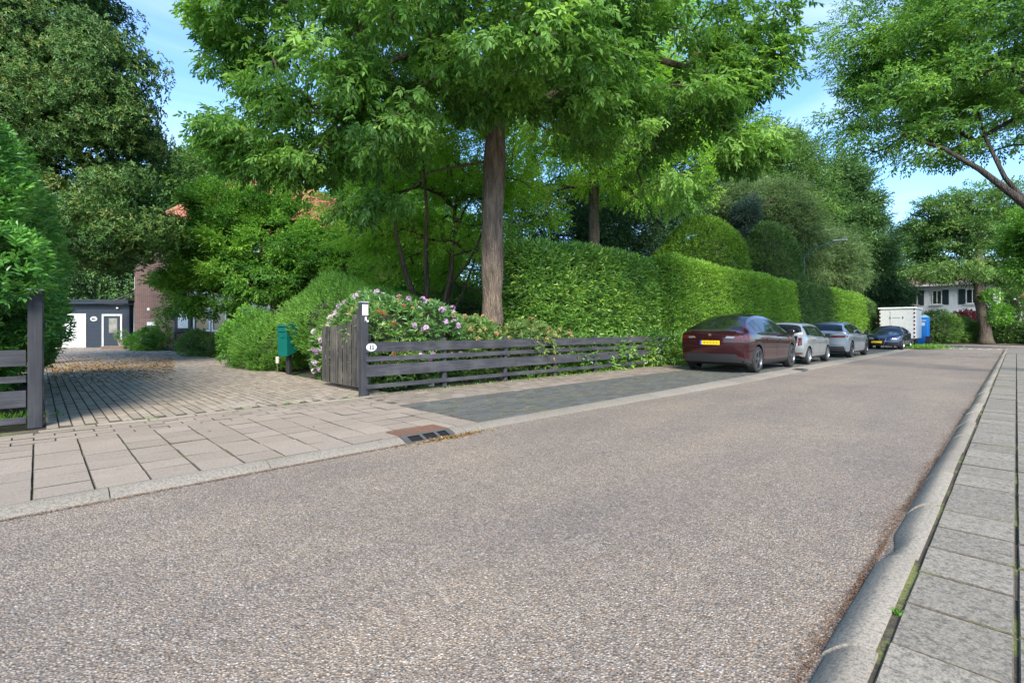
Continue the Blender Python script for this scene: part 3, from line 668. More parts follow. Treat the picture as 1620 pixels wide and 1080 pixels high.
# small tree in front of the house
bx, by = P(350, 561)
mp_ = [E(405, 398, 23.6, 122, 76, 2.8), E(325, 390, 22.8, 58, 66, 1.6, 1.3), E(298, 458, 22.6, 44, 40, 1.2, 1.4), E(500, 420, 23, 90, 68, 2.2, 1.1), E(368, 328, 23.4, 72, 40, 1.8, 1.4), E(440, 320, 23.6, 50, 30, 1.5, 1.3), E(400, 448, 22, 98, 36, 2, 1.1)]
tree('garden_tree', 'spreading bright green tree on a leaning brown trunk before the brick house', 'tree', bx, by,
     [(0, 0, 0, .3), (.1, .1, .9, .24), (.45, .5, 2.2, .2), (.8, .9, 3.6, .15), (.7, 1.0, 5.2, .1)], rel(mp_, bx, by), 560, .55, 60, 5, .14, .07, L_maple, M['bark_maple'], 6, flat=.38, droop=.1, shell=.45, min_limb=1.9, ctint=.3)
# many-stemmed light tree behind the rhododendrons
bx, by = P(692, 578)
ms = [E(690, 320, 18.0, 150, 100, 2.6), E(820, 330, 17.2, 66, 105, 1.8, 1.2), E(610, 330, 17.6, 95, 70, 1.9), E(720, 255, 16.8, 170, 60, 2.8), E(585, 420, 18.5, 80, 50, 1.6, .8), E(820, 430, 16.6, 48, 50, 1.1, .7), E(650, 395, 18.5, 105, 62, 2.2, 1.2)]
root = tree('multi_stem_tree', 'light yellow-green tree with several thin leaning stems left of the thick trunk', 'tree', bx, by,
     [(0, 0, 0, .17), (0, 0, .9, .15), (.12, .05, 1.6, .1), (.35, .3, 3.2, .08), (.3, .5, 5.4, .05)], rel(ms, bx, by), 420, .6, 44, 5, .11, .042, L_lime, M['bark_maple'], 8, flat=.5, droop=.2, shell=.25, min_limb=1.5, ctint=.25, minr=.008)
mb = MB()
for pts in ([(692, 560), (700, 520), (712, 450), (716, 380), (722, 300), (700, 240)], [(690, 560), (676, 490), (674, 420), (675, 340), (668, 250)], [(684, 560), (662, 490), (640, 430), (626, 375), (622, 300)], [(700, 520), (730, 470), (748, 420), (760, 370)], [(712, 450), (742, 415), (765, 360), (775, 300)], [(716, 380), (735, 330), (760, 290)]):
    q = []
    for i, (px, py) in enumerate(pts):
        x, y = G(px, 16.6+.25*i*(1 if px > 700 else -1)); q.append((x-bx, y-by, Zof(py, 16.6)))
    r0 = .14 if pts[0][1] == 560 else .05
    mb.tube(q, list(np.linspace(r0, .025, len(q))), 8)
mb.build('stem', M['bark_maple'], root, smooth=True)

# hedges along the footpath
hedge('laurel_hedge', 'dark green laurel hedge end beside the thick trunk behind the fence', -8.80, -10.5, 9.5, 16.0, 3.75, 11500, .15, .05, L_laurel, 21, 'roadside hedges', amp=.14,
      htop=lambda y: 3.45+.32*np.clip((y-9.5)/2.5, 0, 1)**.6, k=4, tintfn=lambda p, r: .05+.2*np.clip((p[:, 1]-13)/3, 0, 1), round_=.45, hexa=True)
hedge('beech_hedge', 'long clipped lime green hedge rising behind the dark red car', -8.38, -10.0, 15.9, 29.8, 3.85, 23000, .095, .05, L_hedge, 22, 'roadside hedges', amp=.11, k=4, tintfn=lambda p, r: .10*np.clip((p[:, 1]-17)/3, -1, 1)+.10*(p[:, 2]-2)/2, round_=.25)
hedge('conifer_hedge', 'dark green clipped hedge stretch at the foot of the street lamp', -8.3, -9.9, 29.9, 37.0, 3.9, 9000, .09, .05, L_dkhedge, 23, 'roadside hedges', amp=.08, round_=.25)
hedge('beech_hedge', 'farther clipped lime green hedge stretch behind the pale grey estate car', -8.15, -9.8, 37.1, 46.2, 3.85, 7000, .12, .06, L_hedge, 24, 'roadside hedges', amp=.10, round_=.25)
hedge('conifer_hedge', 'last short olive green hedge piece before the white site cabin', -8.0, -9.6, 46.3, 49.5, 3.7, 3000, .11, .06, L_dkhedge, 25, 'roadside hedges', amp=.1, round_=.6, tintfn=lambda p, r: .2)
hedge('yew_hedge', 'dark clipped hedge across the junction left of the tree trunk', 1.0, -10.5, 57.6, 59.0, 1.65, 7000, .16, .09, L_dkhedge, 26, 'hedges across the junction', amp=.12, round_=.3,
      htop=lambda y: 1.65+0*y)
hedge('yew_hedge', 'dark clipped hedge across the junction at the right edge', 16.0, 1.4, 57.6, 59.0, 1.65, 6500, .16, .09, L_dkhedge, 27, 'hedges across the junction', amp=.12, round_=.3)

# shrubs on the left side
bx, by = P(505, 585)
def flo(n1=46, n2=40):
    return [(L_pink, n1, .085, lambda p, n, r: (n[:, 2] > -.6) & (n[:, 0]-n[:, 1] > -.1) & (r.random(len(p)) < .6)), (L_redleaf, n2, .07, lambda p, n, r: (n[:, 2] > .35))]
bush('rhododendron', 'lilac flowering rhododendron beside the green mailbox', 'shrub',
     [(-12.2, 5.75, .75, .95, .75, .85), (-11.5, 5.9, 1.15, 1.0, .8, .75), (-10.8, 5.75, 1.35, .9, .75, .75), (-12.6, 5.6, .4, .5, .45, .4)], 2700, .14, .042, L_rhodo, 31, 'flowering shrubs behind the fence', k=7, hexa=True, rand=.7, gl=.03, flowers=flo(58, 4))
bush('rhododendron', 'rhododendron with lilac and orange-red tips right behind the number post', 'shrub',
     [(-9.6, 5.5, 1.25, .75, .9, .7), (-9.5, 6.4, 1.2, .85, .9, .72), (-9.4, 5.4, .6, .6, .7, .6), (-9.3, 6.4, .55, .6, .8, .5)], 3000, .14, .042, L_rhodo, 32, 'flowering shrubs behind the fence', k=7, hexa=True, rand=.7, gl=.03,
     flowers=[(L_redleaf, 18, .06, lambda p, n, r: (n[:, 2] > .1) & (p[:, 1] < 6.2)), (L_pink, 48, .085, lambda p, n, r: (n[:, 2] > .1) & (p[:, 1] > 5.7)), (L_cream, 26, .06, lambda p, n, r: n[:, 2] > .3), (L_pink, 14, .08, lambda p, n, r: p[:, 2] < .8)])
bush('pieris_shrub', 'cream tipped shrub rising over the fence left of the thick trunk', 'shrub',
     [(-9.4, 7.7, .95, .75, .95, .62), (-9.3, 7.6, .45, .6, .9, .45)], 2300, .12, .038, L_pieris, 33, 'flowering shrubs behind the fence', k=7, hexa=True, rand=.7, gl=.03, flowers=[(L_cream, 60, .075, lambda p, n, r: n[:, 2] > .2)])
bush('pieris_shrub', 'cream tipped low shrub at the foot of the thick trunk', 'shrub',
     [(-9.0, 9.3, .9, .65, 1.0, .6), (-9.0, 10.3, .75, .6, .8, .55), (-8.95, 9.4, .4, .5, 1.0, .4)], 2300, .12, .038, L_pieris, 34, 'flowering shrubs behind the fence', k=7, hexa=True, rand=.7, gl=.03, flowers=[(L_cream, 55, .07, lambda p, n, r: n[:, 2] > .2)])
bush('laurel_shrub', 'glossy laurel shoots poking through the middle of the board fence', 'shrub',
     [(-8.95, 11.2, .55, .5, 1.0, .6), (-8.85, 13.0, .5, .5, 1.3, .55), (-8.7, 14.9, .6, .5, 1.0, .65)], 1700, .12, .042, L_laurel, 35, k=5, hexa=True, rand=.8)
bush('laurel_shrub', 'laurel growing out at the end of the board fence by the red car', 'shrub',
     [(-8.15, 16.0, .55, .38, .65, .55), (-8.2, 17.2, .5, .3, .8, .5)], 900, .11, .042, L_laurel, 36, k=5, hexa=True, rand=.8)
bush('feathery_shrub', 'tall feathery bright green shrub behind the green mailbox', 'shrub',
     [(*P(470, 575)[:2], .85, 1.3, 1.3, .85), (*G(540, 14.4), 1.5, 1.7, 1.5, 1.15), (*G(440, 15.2), .75, 1.2, 1.1, .85), (*G(620, 14.2), 1.25, 1.3, 1.3, 1.1)], 12000, .11, .022, L_bamboo, 37, k=6, up=.9, rand=.5, gl=.14, lumpy=.2)
bush('leafy_shrub', 'loose green shrub beside the drive left of the small white light', 'shrub',
     [(*G(405, 16.2), .9, 1.0, 1.0, .95), (*G(430, 15.0), .7, .6, .6, .75), (*G(388, 17.5), .9, .7, .7, .8)], 2300, .11, .05, L_maple, 38, k=5, lumpy=.3, rand=.8)
bush('round_shrub', 'low rounded green shrub left of the leaning brown trunk', 'shrub',
     [(*G(312, 22.5), .55, .75, .7, .6), (*G(335, 22.3), .4, .5, .5, .42)], 1100, .12, .04, L_mid, 39, k=5, lumpy=.25, rand=.8)
bush('house_shrub', 'light green shrub at the brick corner under the letter slot', 'shrub',
     [(*G(238, 28.2), .6, .95, .7, .62), (*G(222, 28.4), .45, .6, .6, .5), (*G(257, 28.8), 1.0, .35, .35, .95)], 1300, .14, .05, L_maple, 40, k=5, lumpy=.3, rand=.8)
bush('dark_shrub', 'deep green shrub mass under the light many-stemmed tree', 'shrub',
     [(*G(735, 20), 1.3, 2.0, 1.8, 1.6), (*G(640, 21), 1.2, 2.2, 1.8, 1.5), (*G(830, 19), 1.2, 1.4, 1.4, 1.5), (*G(560, 22), 1.4, 2.2, 1.8, 1.7)], 7500, .17, .06, L_mid, 41, k=5, lumpy=.25, ctint=.22)
bush('undergrowth', 'deep green undergrowth closing the garden behind the thick trunk', 'shrub',
     [(*G(700, 30), 1.8, 3.4, 3.0, 2.3), (*G(800, 27), 1.7, 2.6, 2.4, 2.2), (*G(900, 27), 1.8, 2.6, 2.4, 2.3), (*G(600, 32), 1.8, 3.2, 3.0, 2.4)], 7000, .24, .1, L_dark, 43, k=5, lumpy=.3, ctint=.22)
bush('dark_shrub', 'dark shrubs filling the garden right of the white bay window', 'shrub',
     [(*G(480, 24), 1.0, 1.9, 1.6, 1.3), (*G(425, 23.5), .8, 1.2, 1.1, 1.0)], 1800, .15, .05, L_dark, 42, k=5, lumpy=.25)

# background trees: (px, depth, ells, leaf, ...)
def bgtree(name, label, px, d, ells, leaf, seed, n=130, cr_=1.0, grp=44, k=4, L_=.26, Wd=.12, bark='bark_dark', tr=.28, group='trees behind the hedge', flat=.7, droop=.1, shell=.5, **kw):
    x, y = G(px, d); el = [E(*e) for e in ells]; h = max(e[2] for e in el)
    return tree(name, label, 'tree', x, y, [(0, 0, 0, tr), (.05, 0, h*.3, tr*.8), (0, .1, h*.65, tr*.6), (.1, 0, h, tr*.25)], rel(el, x, y), int(n*1.25), cr_, int(grp*1.3), k, L_, Wd, leaf, M[bark], seed, group, flat=flat, droop=droop, shell=shell, min_limb=h*.3, trunk_sides=8, minr=.025, **kw)
bgtree('broadleaf_tree', 'bright green tree with a thick dark trunk rising behind the laurel hedge', 938, 24, [(960, 190, 24, 175, 115, 4.5), (1060, 260, 23, 85, 65, 2.4, 1.3), (880, 260, 24, 80, 60, 2.2), (960, 60, 24, 150, 90, 4)], L_lime, 51, n=330, cr_=.85, grp=30, k=5, L_=.15, Wd=.065, tr=.36)
bgtree('broadleaf_tree', 'bright leafy tree standing behind the many-stemmed tree', 640, 33, [(640, 330, 33, 120, 130, 5), (600, 420, 31, 110, 70, 4), (700, 420, 30, 90, 70, 4)], L_maple, 52, n=230, cr_=1.1, L_=.24, Wd=.1)
bgtree('dark_tree', 'blue-green dark tree just right of the thick trunk', 870, 31, [(860, 370, 31, 95, 90, 4), (930, 400, 29, 80, 60, 3), (1000, 370, 32, 70, 90, 4), (800, 430, 29, 80, 50, 3)], L_conif, 53, n=260, cr_=1.0, L_=.24, Wd=.08)
bgtree('dark_tree', 'dark tall tree behind the clipped dome bush', 1060, 38, [(1060, 250, 38, 100, 120, 5), (1110, 190, 38, 70, 90, 4), (1010, 330, 36, 90, 70, 4)], L_dark, 54, n=220, cr_=1.2, L_=.26, Wd=.11)
bgtree('tall_tree', 'tallest dark green tree against the sky behind the silvery tree', 1215, 42, [(1220, 290, 42, 72, 85, 3.5), (1255, 250, 42, 36, 42, 2, 1.3), (1180, 330, 40, 70, 70, 3.5), (1280, 330, 42, 40, 70, 2.4)], L_mid, 55, n=230, cr_=1.0, L_=.26, Wd=.12)
bgtree('tall_tree', 'dark green pointed tree behind the street lamp head', 1340, 47, [(1335, 350, 47, 44, 75, 3), (1330, 290, 47, 26, 38, 1.8, 1.4), (1365, 390, 47, 34, 60, 2.4), (1310, 400, 46, 50, 60, 3)], L_dark, 56, n=240, cr_=1.0, L_=.28, Wd=.13)
bgtree('conifer_tree', 'low dark conifer beside the white house', 1400, 53, [(1392, 420, 53, 20, 50, 1.6), (1392, 470, 53, 36, 34, 2.6), (1372, 440, 52, 32, 44, 2.2), (1395, 375, 53, 11, 22, .9, 1.6)], L_conif, 57, n=230, cr_=.95, L_=.28, Wd=.1, flat=.5, droop=.4)
bgtree('silver_tree', 'silvery green feathery tree left of the street lamp', 1230, 33, [(1220, 350, 33, 62, 58, 2.6), (1165, 330, 32, 34, 44, 1.6), (1265, 380, 33, 34, 50, 1.8)], L_grey, 58, n=190, cr_=.8, L_=.2, Wd=.05, k=5, droop=.4)
bgtree('silver_tree', 'silvery green drooping tree right behind the street lamp pole', 1300, 38, [(1305, 410, 38, 42, 45, 2.4), (1335, 430, 38, 26, 30, 1.6), (1275, 425, 37, 30, 34, 1.6)], L_grey, 59, n=130, cr_=.85, L_=.2, Wd=.05, k=5, droop=.5)
bgtree('blue_spruce', 'small blue-grey conifer tip above the dark rounded bush', 1181, 30, [(1181, 350, 30, 14, 32, .6)], L_blue, 60, n=60, cr_=.35, L_=.14, Wd=.03, tr=.1)
bgtree('distant_tree', 'distant green tree showing above the red tiled roof', 320, 60, [(320, 290, 60, 48, 55, 4), (285, 310, 60, 30, 50, 3), (350, 275, 60, 28, 40, 3)], L_mid, 61, n=120, cr_=1.6, L_=.4, Wd=.2, group='trees behind the house')
bgtree('distant_tree', 'dark distant trees above the garage roof', 150, 50, [(150, 440, 50, 70, 50, 5), (90, 420, 50, 60, 70, 4), (215, 400, 50, 40, 90, 4)], L_dark, 62, n=170, cr_=1.5, L_=.34, Wd=.16, group='trees behind the house')
bgtree('distant_tree', 'tall green tree behind the right side of the house', 600, 48, [(610, 280, 48, 70, 100, 5), (620, 370, 46, 70, 90, 4)], L_mid, 63, n=200, cr_=1.6, L_=.36, Wd=.17, group='trees behind the house')
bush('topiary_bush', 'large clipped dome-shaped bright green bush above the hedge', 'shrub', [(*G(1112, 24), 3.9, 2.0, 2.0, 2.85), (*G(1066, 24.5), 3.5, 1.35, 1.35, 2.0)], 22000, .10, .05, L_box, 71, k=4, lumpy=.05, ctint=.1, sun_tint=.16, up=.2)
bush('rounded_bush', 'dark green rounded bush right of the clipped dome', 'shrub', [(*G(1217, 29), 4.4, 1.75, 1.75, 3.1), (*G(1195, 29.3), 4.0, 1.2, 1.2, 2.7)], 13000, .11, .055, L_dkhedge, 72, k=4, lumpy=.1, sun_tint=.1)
# across the junction
bx, by = -1.75, 56.4
far = [E(1545, 345, 41, 74, 40, 4.2), E(1488, 338, 41, 30, 40, 2.0, 1.6), E(1560, 312, 41, 60, 20, 3.0), E(1530, 385, 40.5, 74, 62, 4.0, 1.3), E(1500, 400, 40, 46, 44, 2.8), E(1590, 410, 41, 50, 48, 3.0), E(1480, 350, 41, 26, 38, 2.0), E(1508, 426, 38, 66, 14, 2.6, 1.8), E(1640, 370, 42, 60, 70, 4)]
tree('street_tree', 'old tree with a massive fluted trunk across the junction', 'tree', bx, by, [(0, 0, 0, .5), (-.05, -.05, 1.4, .39), (-.38, -.3, 3.8, .34), (-.45, -.35, 6.5, .3), (-.3, 0, 11, .16)], rel(far, bx, by), 430, .75, 34, 4, .2, .12, L_mid, M['bark_dark'], 81, flat=.45, droop=.2, shell=.35, min_limb=3.4, ctint=.3, minr=.02, trunk_sides=16)
bush('trunk_sprouts', 'bright leafy sprouts on the massive fluted trunk across the junction', 'shrub', [(*G(1580, 40), 2.4, .75, .6, .7), (*G(1567, 40), 3.9, .5, .5, .45)], 500, .2, .12, L_maple, 82, k=4, core=False)
bgtree('street_tree', 'light green tree leaning in at the right edge before the brick house', 1665, 30, [(1665, 390, 30, 50, 55, 2.2), (1640, 360, 30, 26, 36, 1.4), (1632, 425, 30, 20, 24, 1.1)], L_maple, 83, n=150, cr_=.7, L_=.15, Wd=.07, group='trees across the junction')
bush('red_shrub', 'dark red shrub in front of the white house', 'shrub', [(*G(1528, 46), 1.9, .95, .9, .9)], 700, .2, .1, L_redbush, 84, k=4, lumpy=.3)
bush('garden_shrub', 'upright green climber shrub before the white balcony', 'shrub', [(*G(1604, 46), 2.8, .8, .8, 1.9)], 900, .2, .1, L_mid, 85, k=4, lumpy=.3)
bush('garden_shrub', 'rounded green shrub behind the blue toilet cabin', 'shrub', [(*G(1484, 42), 1.3, 1.5, 1.2, 1.4), (*G(1512, 42.6), 1.1, 1.2, 1.1, 1.15)], 2600, .18, .08, L_mid, 86, k=4, lumpy=.2)
for i, (px, py, d, r, rz, lab) in enumerate([(1435, 400, 85, 40, 70, 'hazy green tree far left of the white house'), (1600, 440, 80, 50, 55, 'green tree far behind the brick house')]):
    bgtree('distant_tree', lab, px, d, [(px, py+40, d, r, rz, 4)], L_mid, 90+i, n=70, cr_=1.8, L_=.5, Wd=.25, group='trees across the junction')
# tree on the right pavement, mostly out of the frame
bx, by = 1.55, 19.6
rt = [E(1505, 80, 14.6, 150, 125, 3.0, 1.3), E(1408, 165, 14.0, 80, 60, 1.7, 1.6), E(1570, 200, 14.5, 95, 55, 2.0, 1.1), E(1410, 40, 14.2, 62, 80, 1.7, 1.2), E(1640, -20, 17, 300, 240, 5.0, .35), E(1440, 235, 14, 50, 22, 1.1, 1.6)]
tree('roadside_tree', 'spreading dark green tree reaching over the road from the right edge', 'tree', bx, by, [(0, 0, 0, .34), (0, 0, 1.5, .27), (-.1, -.1, 3.2, .25), (-.25, -.2, 4.8, .22), (-.3, -.1, 7, .17), (0, .2, 10, .1)], rel(rt, bx, by), 640, .62, 50, 5, .115, .055, L_ash, M['bark_silhouette'], 99, flat=.28, droop=.05, shell=.35, min_limb=2.9, ctint=.3, minr=.011, trunk_sides=14)

r_t = [o for o in bpy.data.objects if o.name.startswith('roadside_tree')][0]
for pts, rr_ in (([(1745, 12.5, 2.7), (1680, 12.7, 3.7), (1620, 13.0, 4.6), (1550, 13.3, 5.6), (1490, 13.6, 6.3), (1430, 13.8, 6.7)], [.17, .13, .10, .07, .045, .025]), ([(1640, 12.9, 4.3), (1590, 13.4, 5.4), (1560, 13.8, 6.6), (1545, 14, 7.6)], [.07, .055, .04, .02]), ([(1745, 12.5, 4.0), (1690, 13, 5.6), (1640, 13.2, 7.0), (1600, 13.6, 8.2)], [.17, .14, .1, .06])):
    q = [(G(a, d)[0]-1.55, G(a, d)[1]-19.6, z_) for a, d, z_ in pts]
    MB().tube(q, rr_, 10).build('limb', M['bark_silhouette'], r_t, smooth=True)

# ------------------------------------------------------------------ board fences, gates
def fence(label, x, y0, y1, boards, posts, ends, seed):
    r_ = random.Random(seed); root = thing('board_fence', label, 'fence', (x, y0, .05), 0, 'low dark board fences')
    for (z0, z1) in boards:
        y = y0 + .04; 
        while y < y1-.1:
            L_ = min(r_.choice([3.56, 1.78*2, 5.34]), y1-y)
            b = MB(); h = z1-z0; tl = r_.gauss(0, .0012)
            b.box((0, (y+L_/2)-y0, (z0+z1)/2-.05+r_.gauss(0, .004)), (.026, L_-.006, h), bev=.003, rx=tl, t=r_.random()); b.build('board', M['black_wood'], root); y += L_
    for py_ in posts:
        b = MB(); b.tube([(-.075, py_-y0, -.05), (-.075, py_-y0, 1.06)], [.058, .055], 12, t=r_.random()); b.build('fence_post', M['post_wood'], root, smooth=False)
    return root
BO = [(.86, 1.05), (.69, .785), (.40, .62), (.18, .26)]
fence('long low black board fence with shrubs pushing through it', -8.387, 4.33, 15.9, BO, [6.2+1.78*k for k in range(6)], 1, 1)
fence('short black board fence piece under the glossy shrub at the left edge', -8.66, -3.6, -.10, [(.83, 1.03), (.63, .71), (.32, .53), (.12, .20)], [-1.9, -3.5], 1, 2)
def gate_post(label, x, y, h, plate):
    root = thing('gate_post', label, 'post', (x, y, .04), 0, 'gate posts')
    b = MB(); b.box((.03, 0, h/2), (.13, .14, h), bev=.008, t=.4); b.build('post_shaft', M['post_wood'], root)
    b = MB(); b.box((.03, 0, h+.014), (.145, .155, .025), bev=.004, t=.8); b.build('post_cap', plain('grey_post_cap', (.3, .3, .3), .6), root)
    if plate:
        b = MB(); b.box((.099, .0, h-.13), (.005, .115, .20)); b.build('notice_plate', M['white_paint'], root)
        b = MB(); b.box((.0995, .01, h-.305), (.005, .03, .09)); b.box((.0995, .03, h-.335), (.005, .075, .03)); b.build('pictogram', M['white_paint'], root)
    return root
gp = gate_post('tall black gate post with white notice plate at the end of the fence', -8.50, 4.36, 1.74, True)
gate_post('tall black gate post half hidden by the glossy shrub at the left', -8.74, -.02, 1.74, False)
nb = thing('house_number', 'white oval house number plate reading 11 on the top fence board', 'sign', (-8.371, 4.47, .955))
b = MB(); b.lathe([(0, .006), (.9, .006), (1, .003), (1, 0)], 28, axis='x'); V = [(x, y*.105, z*.072) for x, y, z in b.V]; nb_m = MB(); nb_m.add(V, b.F); nb_m.build('oval_plate', M['white_paint'], nb)
for s_ in (-1, 1):
    b = MB(); y = s_*.027; b.box((.0075, y, 0), (.003, .022, .076)); b.box((.0075, y, -.036), (.003, .046, .014)); b.box((.0075, y-.012, .031), (.003, .016, .012)); b.build('numeral', M['black_plastic'], nb)
gt = thing('picket_gate', 'open dark picket gate with sloping top folded back along the rhododendrons', 'gate', (-8.66, 4.55, .05), 0, 'garden gates')
tops = [1.36, 1.355, 1.36, 1.37, 1.38, 1.40, 1.45, 1.57, 1.70, 1.80]
for i, tp_ in enumerate(tops):
    x = -2.02 + i*.205; b = MB(); hh = tp_-.14
    b.box((x, rnd.gauss(0, .003), .09+hh/2), (.152, .022, hh), bev=.006, t=rnd.random()); b.build('picket', M['worn_wood'], gt)
for z in (.28, 1.08):
    b = MB(); b.box((-1.06, .036, z), (2.12, .045, .11), bev=.004, t=.3); b.build('gate_rail', M['worn_wood'], gt)
b = MB(); b.tube([(-1.95, .05, .3), (-.1, .05, 1.05)], [.035, .035], 4); b.build('gate_brace', M['worn_wood'], gt)
for z in (.3, 1.1):
    b = MB(); b.box((-.02, -.03, z), (.16, .012, .04)); b.tube([(.06, -.03, z-.05), (.06, -.03, z+.05)], .014, 8); b.build('hinge', M['iron'], gt)
gt = thing('picket_gate', 'dark picket gate seen edge-on beside the glossy shrub', 'gate', (-8.86, .05, .05), 0, 'garden gates')
for i, tp_ in enumerate(tops):
    x = -2.02 + i*.205; b = MB(); hh = tp_-.1
    b.box((x, 0, .07+hh/2), (.178, .022, hh), bev=.004, t=rnd.random()); b.build('picket', M['worn_wood'], gt)
for z in (.28, 1.08):
    b = MB(); b.box((-1.06, -.036, z), (2.12, .045, .11), bev=.004, t=.3); b.build('gate_rail', M['worn_wood'], gt)
for z in (.3, 1.3):
    b = MB(); b.box((.02, .03, z), (.14, .012, .05)); b.build('hinge', M['iron'], gt)

# ------------------------------------------------------------------ mailbox, garden light, gullies, manhole, litter
x, y = P(456, 591); mbx = thing('mailbox', 'tall green mailbox on a dark post beside the drive', 'mailbox', (x, y, .05), YAW-.35)
b = MB(); b.add([(-.16, -.2, .5), (.16, -.2, .5), (.16, .2, .62), (-.16, .2, .62), (-.17, -.2, 1.34), (.17, -.2, 1.34), (.17, .2, 1.44), (-.17, .2, 1.44), (-.17, -.22, 1.30), (.17, -.22, 1.30)],
                [(0, 3, 2, 1), (0, 1, 9, 8), (8, 9, 5, 4), (4, 5, 6, 7), (1, 2, 6, 5, 9), (0, 8, 4, 7, 3), (2, 3, 7, 6)]); b.build('mailbox_body', M['green_box'], mbx)
b = MB(); b.box((0, -.232, 1.2), (.26, .02, .06), bev=.004); b.box((0, -.226, 1.05), (.12, .01, .09), bev=.002); b.box((0, -.225, 1.32), (.36, .05, .02), bev=.004); b.build('flap', M['green_box'], mbx)
b = MB(); b.box((0, .02, .29), (.12, .1, .6), bev=.005); b.build('mailbox_post', M['black_plastic'], mbx)
x, y = P(439, 589); gl_ = thing('garden_light', 'small cream garden light on a thin stake', 'light', (x, y, .05))
b = MB(); b.tube([(0, 0, 0), (0, 0, .28)], .016, 8); b.build('stake', M['iron'], gl_)
b = MB(); b.lathe([(.03, .25), (.05, .27), (.05, .4), (.058, .41), (.04, .45), (0, .46)], 12); b.build('lamp_shade', plain('cream_plastic', (.5, .48, .38), .5), gl_, smooth=False)
rk = MB(); r_ = [(.02 if i in (0, 6) else math.sin(math.pi*i/6)*.22, -math.cos(math.pi*i/6)*.15) for i in range(7)]
q = MB().lathe(r_, 9); rk.add([(v[0]*(1+.2*math.sin(v[1]*20)), v[1]*(1+.2*math.cos(v[0]*17)), v[2]+.08+.02*math.sin(v[0]*25)) for v in q.V], q.F)
x, y = G(357, 21.2); tag(rk.build('garden_stone', M['kerb'], None, (x, y, .05)), 'pale rounded stone at the foot of the leaning brown trunk', 'stone')

g = thing('street_gully', 'rusty iron gully box with three dark openings set in the kerb', 'drain', (-4.98, 3.35, 0), 0, 'gullies in the kerb')
b = MB(); b.add([(-.30, -.34, .062), (.02, -.34, .062), (.02, .34, .062), (-.30, .34, .062), (-.30, -.34, .03), (.02, -.34, .03), (.02, .34, .03), (-.30, .34, .03)], [(0, 1, 2, 3), (4, 7, 6, 5), (0, 4, 5, 1), (1, 5, 6, 2), (2, 6, 7, 3), (3, 7, 4, 0)]); b.build('cover', M['rust'], g)
b = MB()
def fr(y, u): return (.02+.17*u, y, .060-.062*u)
ys_ = [-.34, -.27, -.11, -.065, .095, .14, .27, .34]
for i in range(7):
    if i in (1, 3, 5):
        for u0, u1 in ((0, .2), (.86, 1.0)): b.add([fr(ys_[i], u0), fr(ys_[i], u1), fr(ys_[i+1], u1), fr(ys_[i+1], u0)], [(0, 1, 2, 3)])
    else: b.add([fr(ys_[i], 0), fr(ys_[i], 1), fr(ys_[i+1], 1), fr(ys_[i+1], 0)], [(0, 1, 2, 3)])
for y in (-.34, .34): b.add([(.02, y, .06), (.19, y, -.002), (.02, y, -.1)], [(0, 1, 2)])
b.build('grate', M['iron'], g)
b = MB(); b.add([(.03, -.30, .04), (.17, -.30, -.012), (.17, .30, -.012), (.03, .30, .04)], [(0, 1, 2, 3)]); b.build('opening', M['black'], g)
g = thing('street_gully', 'small slotted iron gully in the kerb beside the dark red car', 'drain', (-4.68, 17.0, .035), 0, 'gullies in the kerb')
b = MB(); b.box((0, 0, 0), (.34, .5, .03), bev=.004); b.build('frame', M['iron'], g)
b = MB(); [b.box((0, -.17+k*.068, .012), (.26, .034, .014)) for k in range(6)]; b.build('slot', M['black'], g)
x, y = P(378, 640); b = MB(); b.lathe([(0, .008), (.19, .008), (.2, .003), (.25, .003), (.26, 0)], 24); tag(b.build('service_cover', M['kerb'], None, (x, y, .052)), 'small round worn cover set in the edge of the drive', 'cover')

M['debris'] = leafmat('brown_debris', [(0.06, 0.03, 0.016), (0.13, 0.06, 0.03), (0.2, 0.1, 0.05), (0.24, 0.15, 0.08)], 0.05, 0.9)
def litter(name, label, n, posfn, L_, z, mat, seed, flat=.25):
    rng = np.random.default_rng(seed); p = posfn(rng, n); D = nrm(np.stack([rng.normal(0, 1, len(p)), rng.normal(0, 1, len(p)), rng.normal(0, flat, len(p))], 1))
    N = np.stack([rng.normal(0, .35, len(p)), rng.normal(0, .35, len(p)), np.ones(len(p))], 1)
    V, F, q = leaf_arrays(np.column_stack([p, np.full(len(p), z)+rng.random(len(p))*.008]), D, N, L_*rng.uniform(.5, 1.3, len(p)), L_*.45*rng.uniform(.6, 1.2, len(p)), True, .1)
    o = obj(name, mkmesh(name, V, F, mat, attr=np.repeat(rng.random(len(p)), q))); o['label'] = label; o['category'] = 'leaf litter'; return kind(o, 'stuff')
def f_drive(r, n):
    a = r.random(n); px = 75+200*a**.9; py = 585 + (r.normal(0, 1, n)*6) - 10*a + np.where(r.random(n) < .35, r.normal(10, 5, n), 0)-np.where(r.random(n) < .25, 14, 0); py = np.clip(py, 556, 615)
    d = (CAMZ-.05)*FPX/(py-HOR); X = (px-810)/FPX*d; return np.stack([-SA*d+CA*X, CA*d+SA*X], 1)
litter('leaf_litter', 'yellow and brown fallen leaves spread on the drive under the evergreen', 3600, f_drive, .085, .06, M['litter'], 1)
def f_scatter(r, n): return np.stack([r.uniform(-20, -5.1, n), r.uniform(0, 5, n)], 1)
litter('leaf_litter', 'single fallen leaves scattered over the drive and pavement', 50, f_scatter, .05, .058, M['litter'], 2)
def f_gutL(r, n):
    y = r.uniform(-1.5, 3.1, n); return np.stack([-4.78 + np.abs(r.normal(0, .016, n)), y], 1)
litter('gutter_litter', 'thin line of orange-brown debris along the left kerb', 2600, f_gutL, .014, .003, M['debris'], 3)
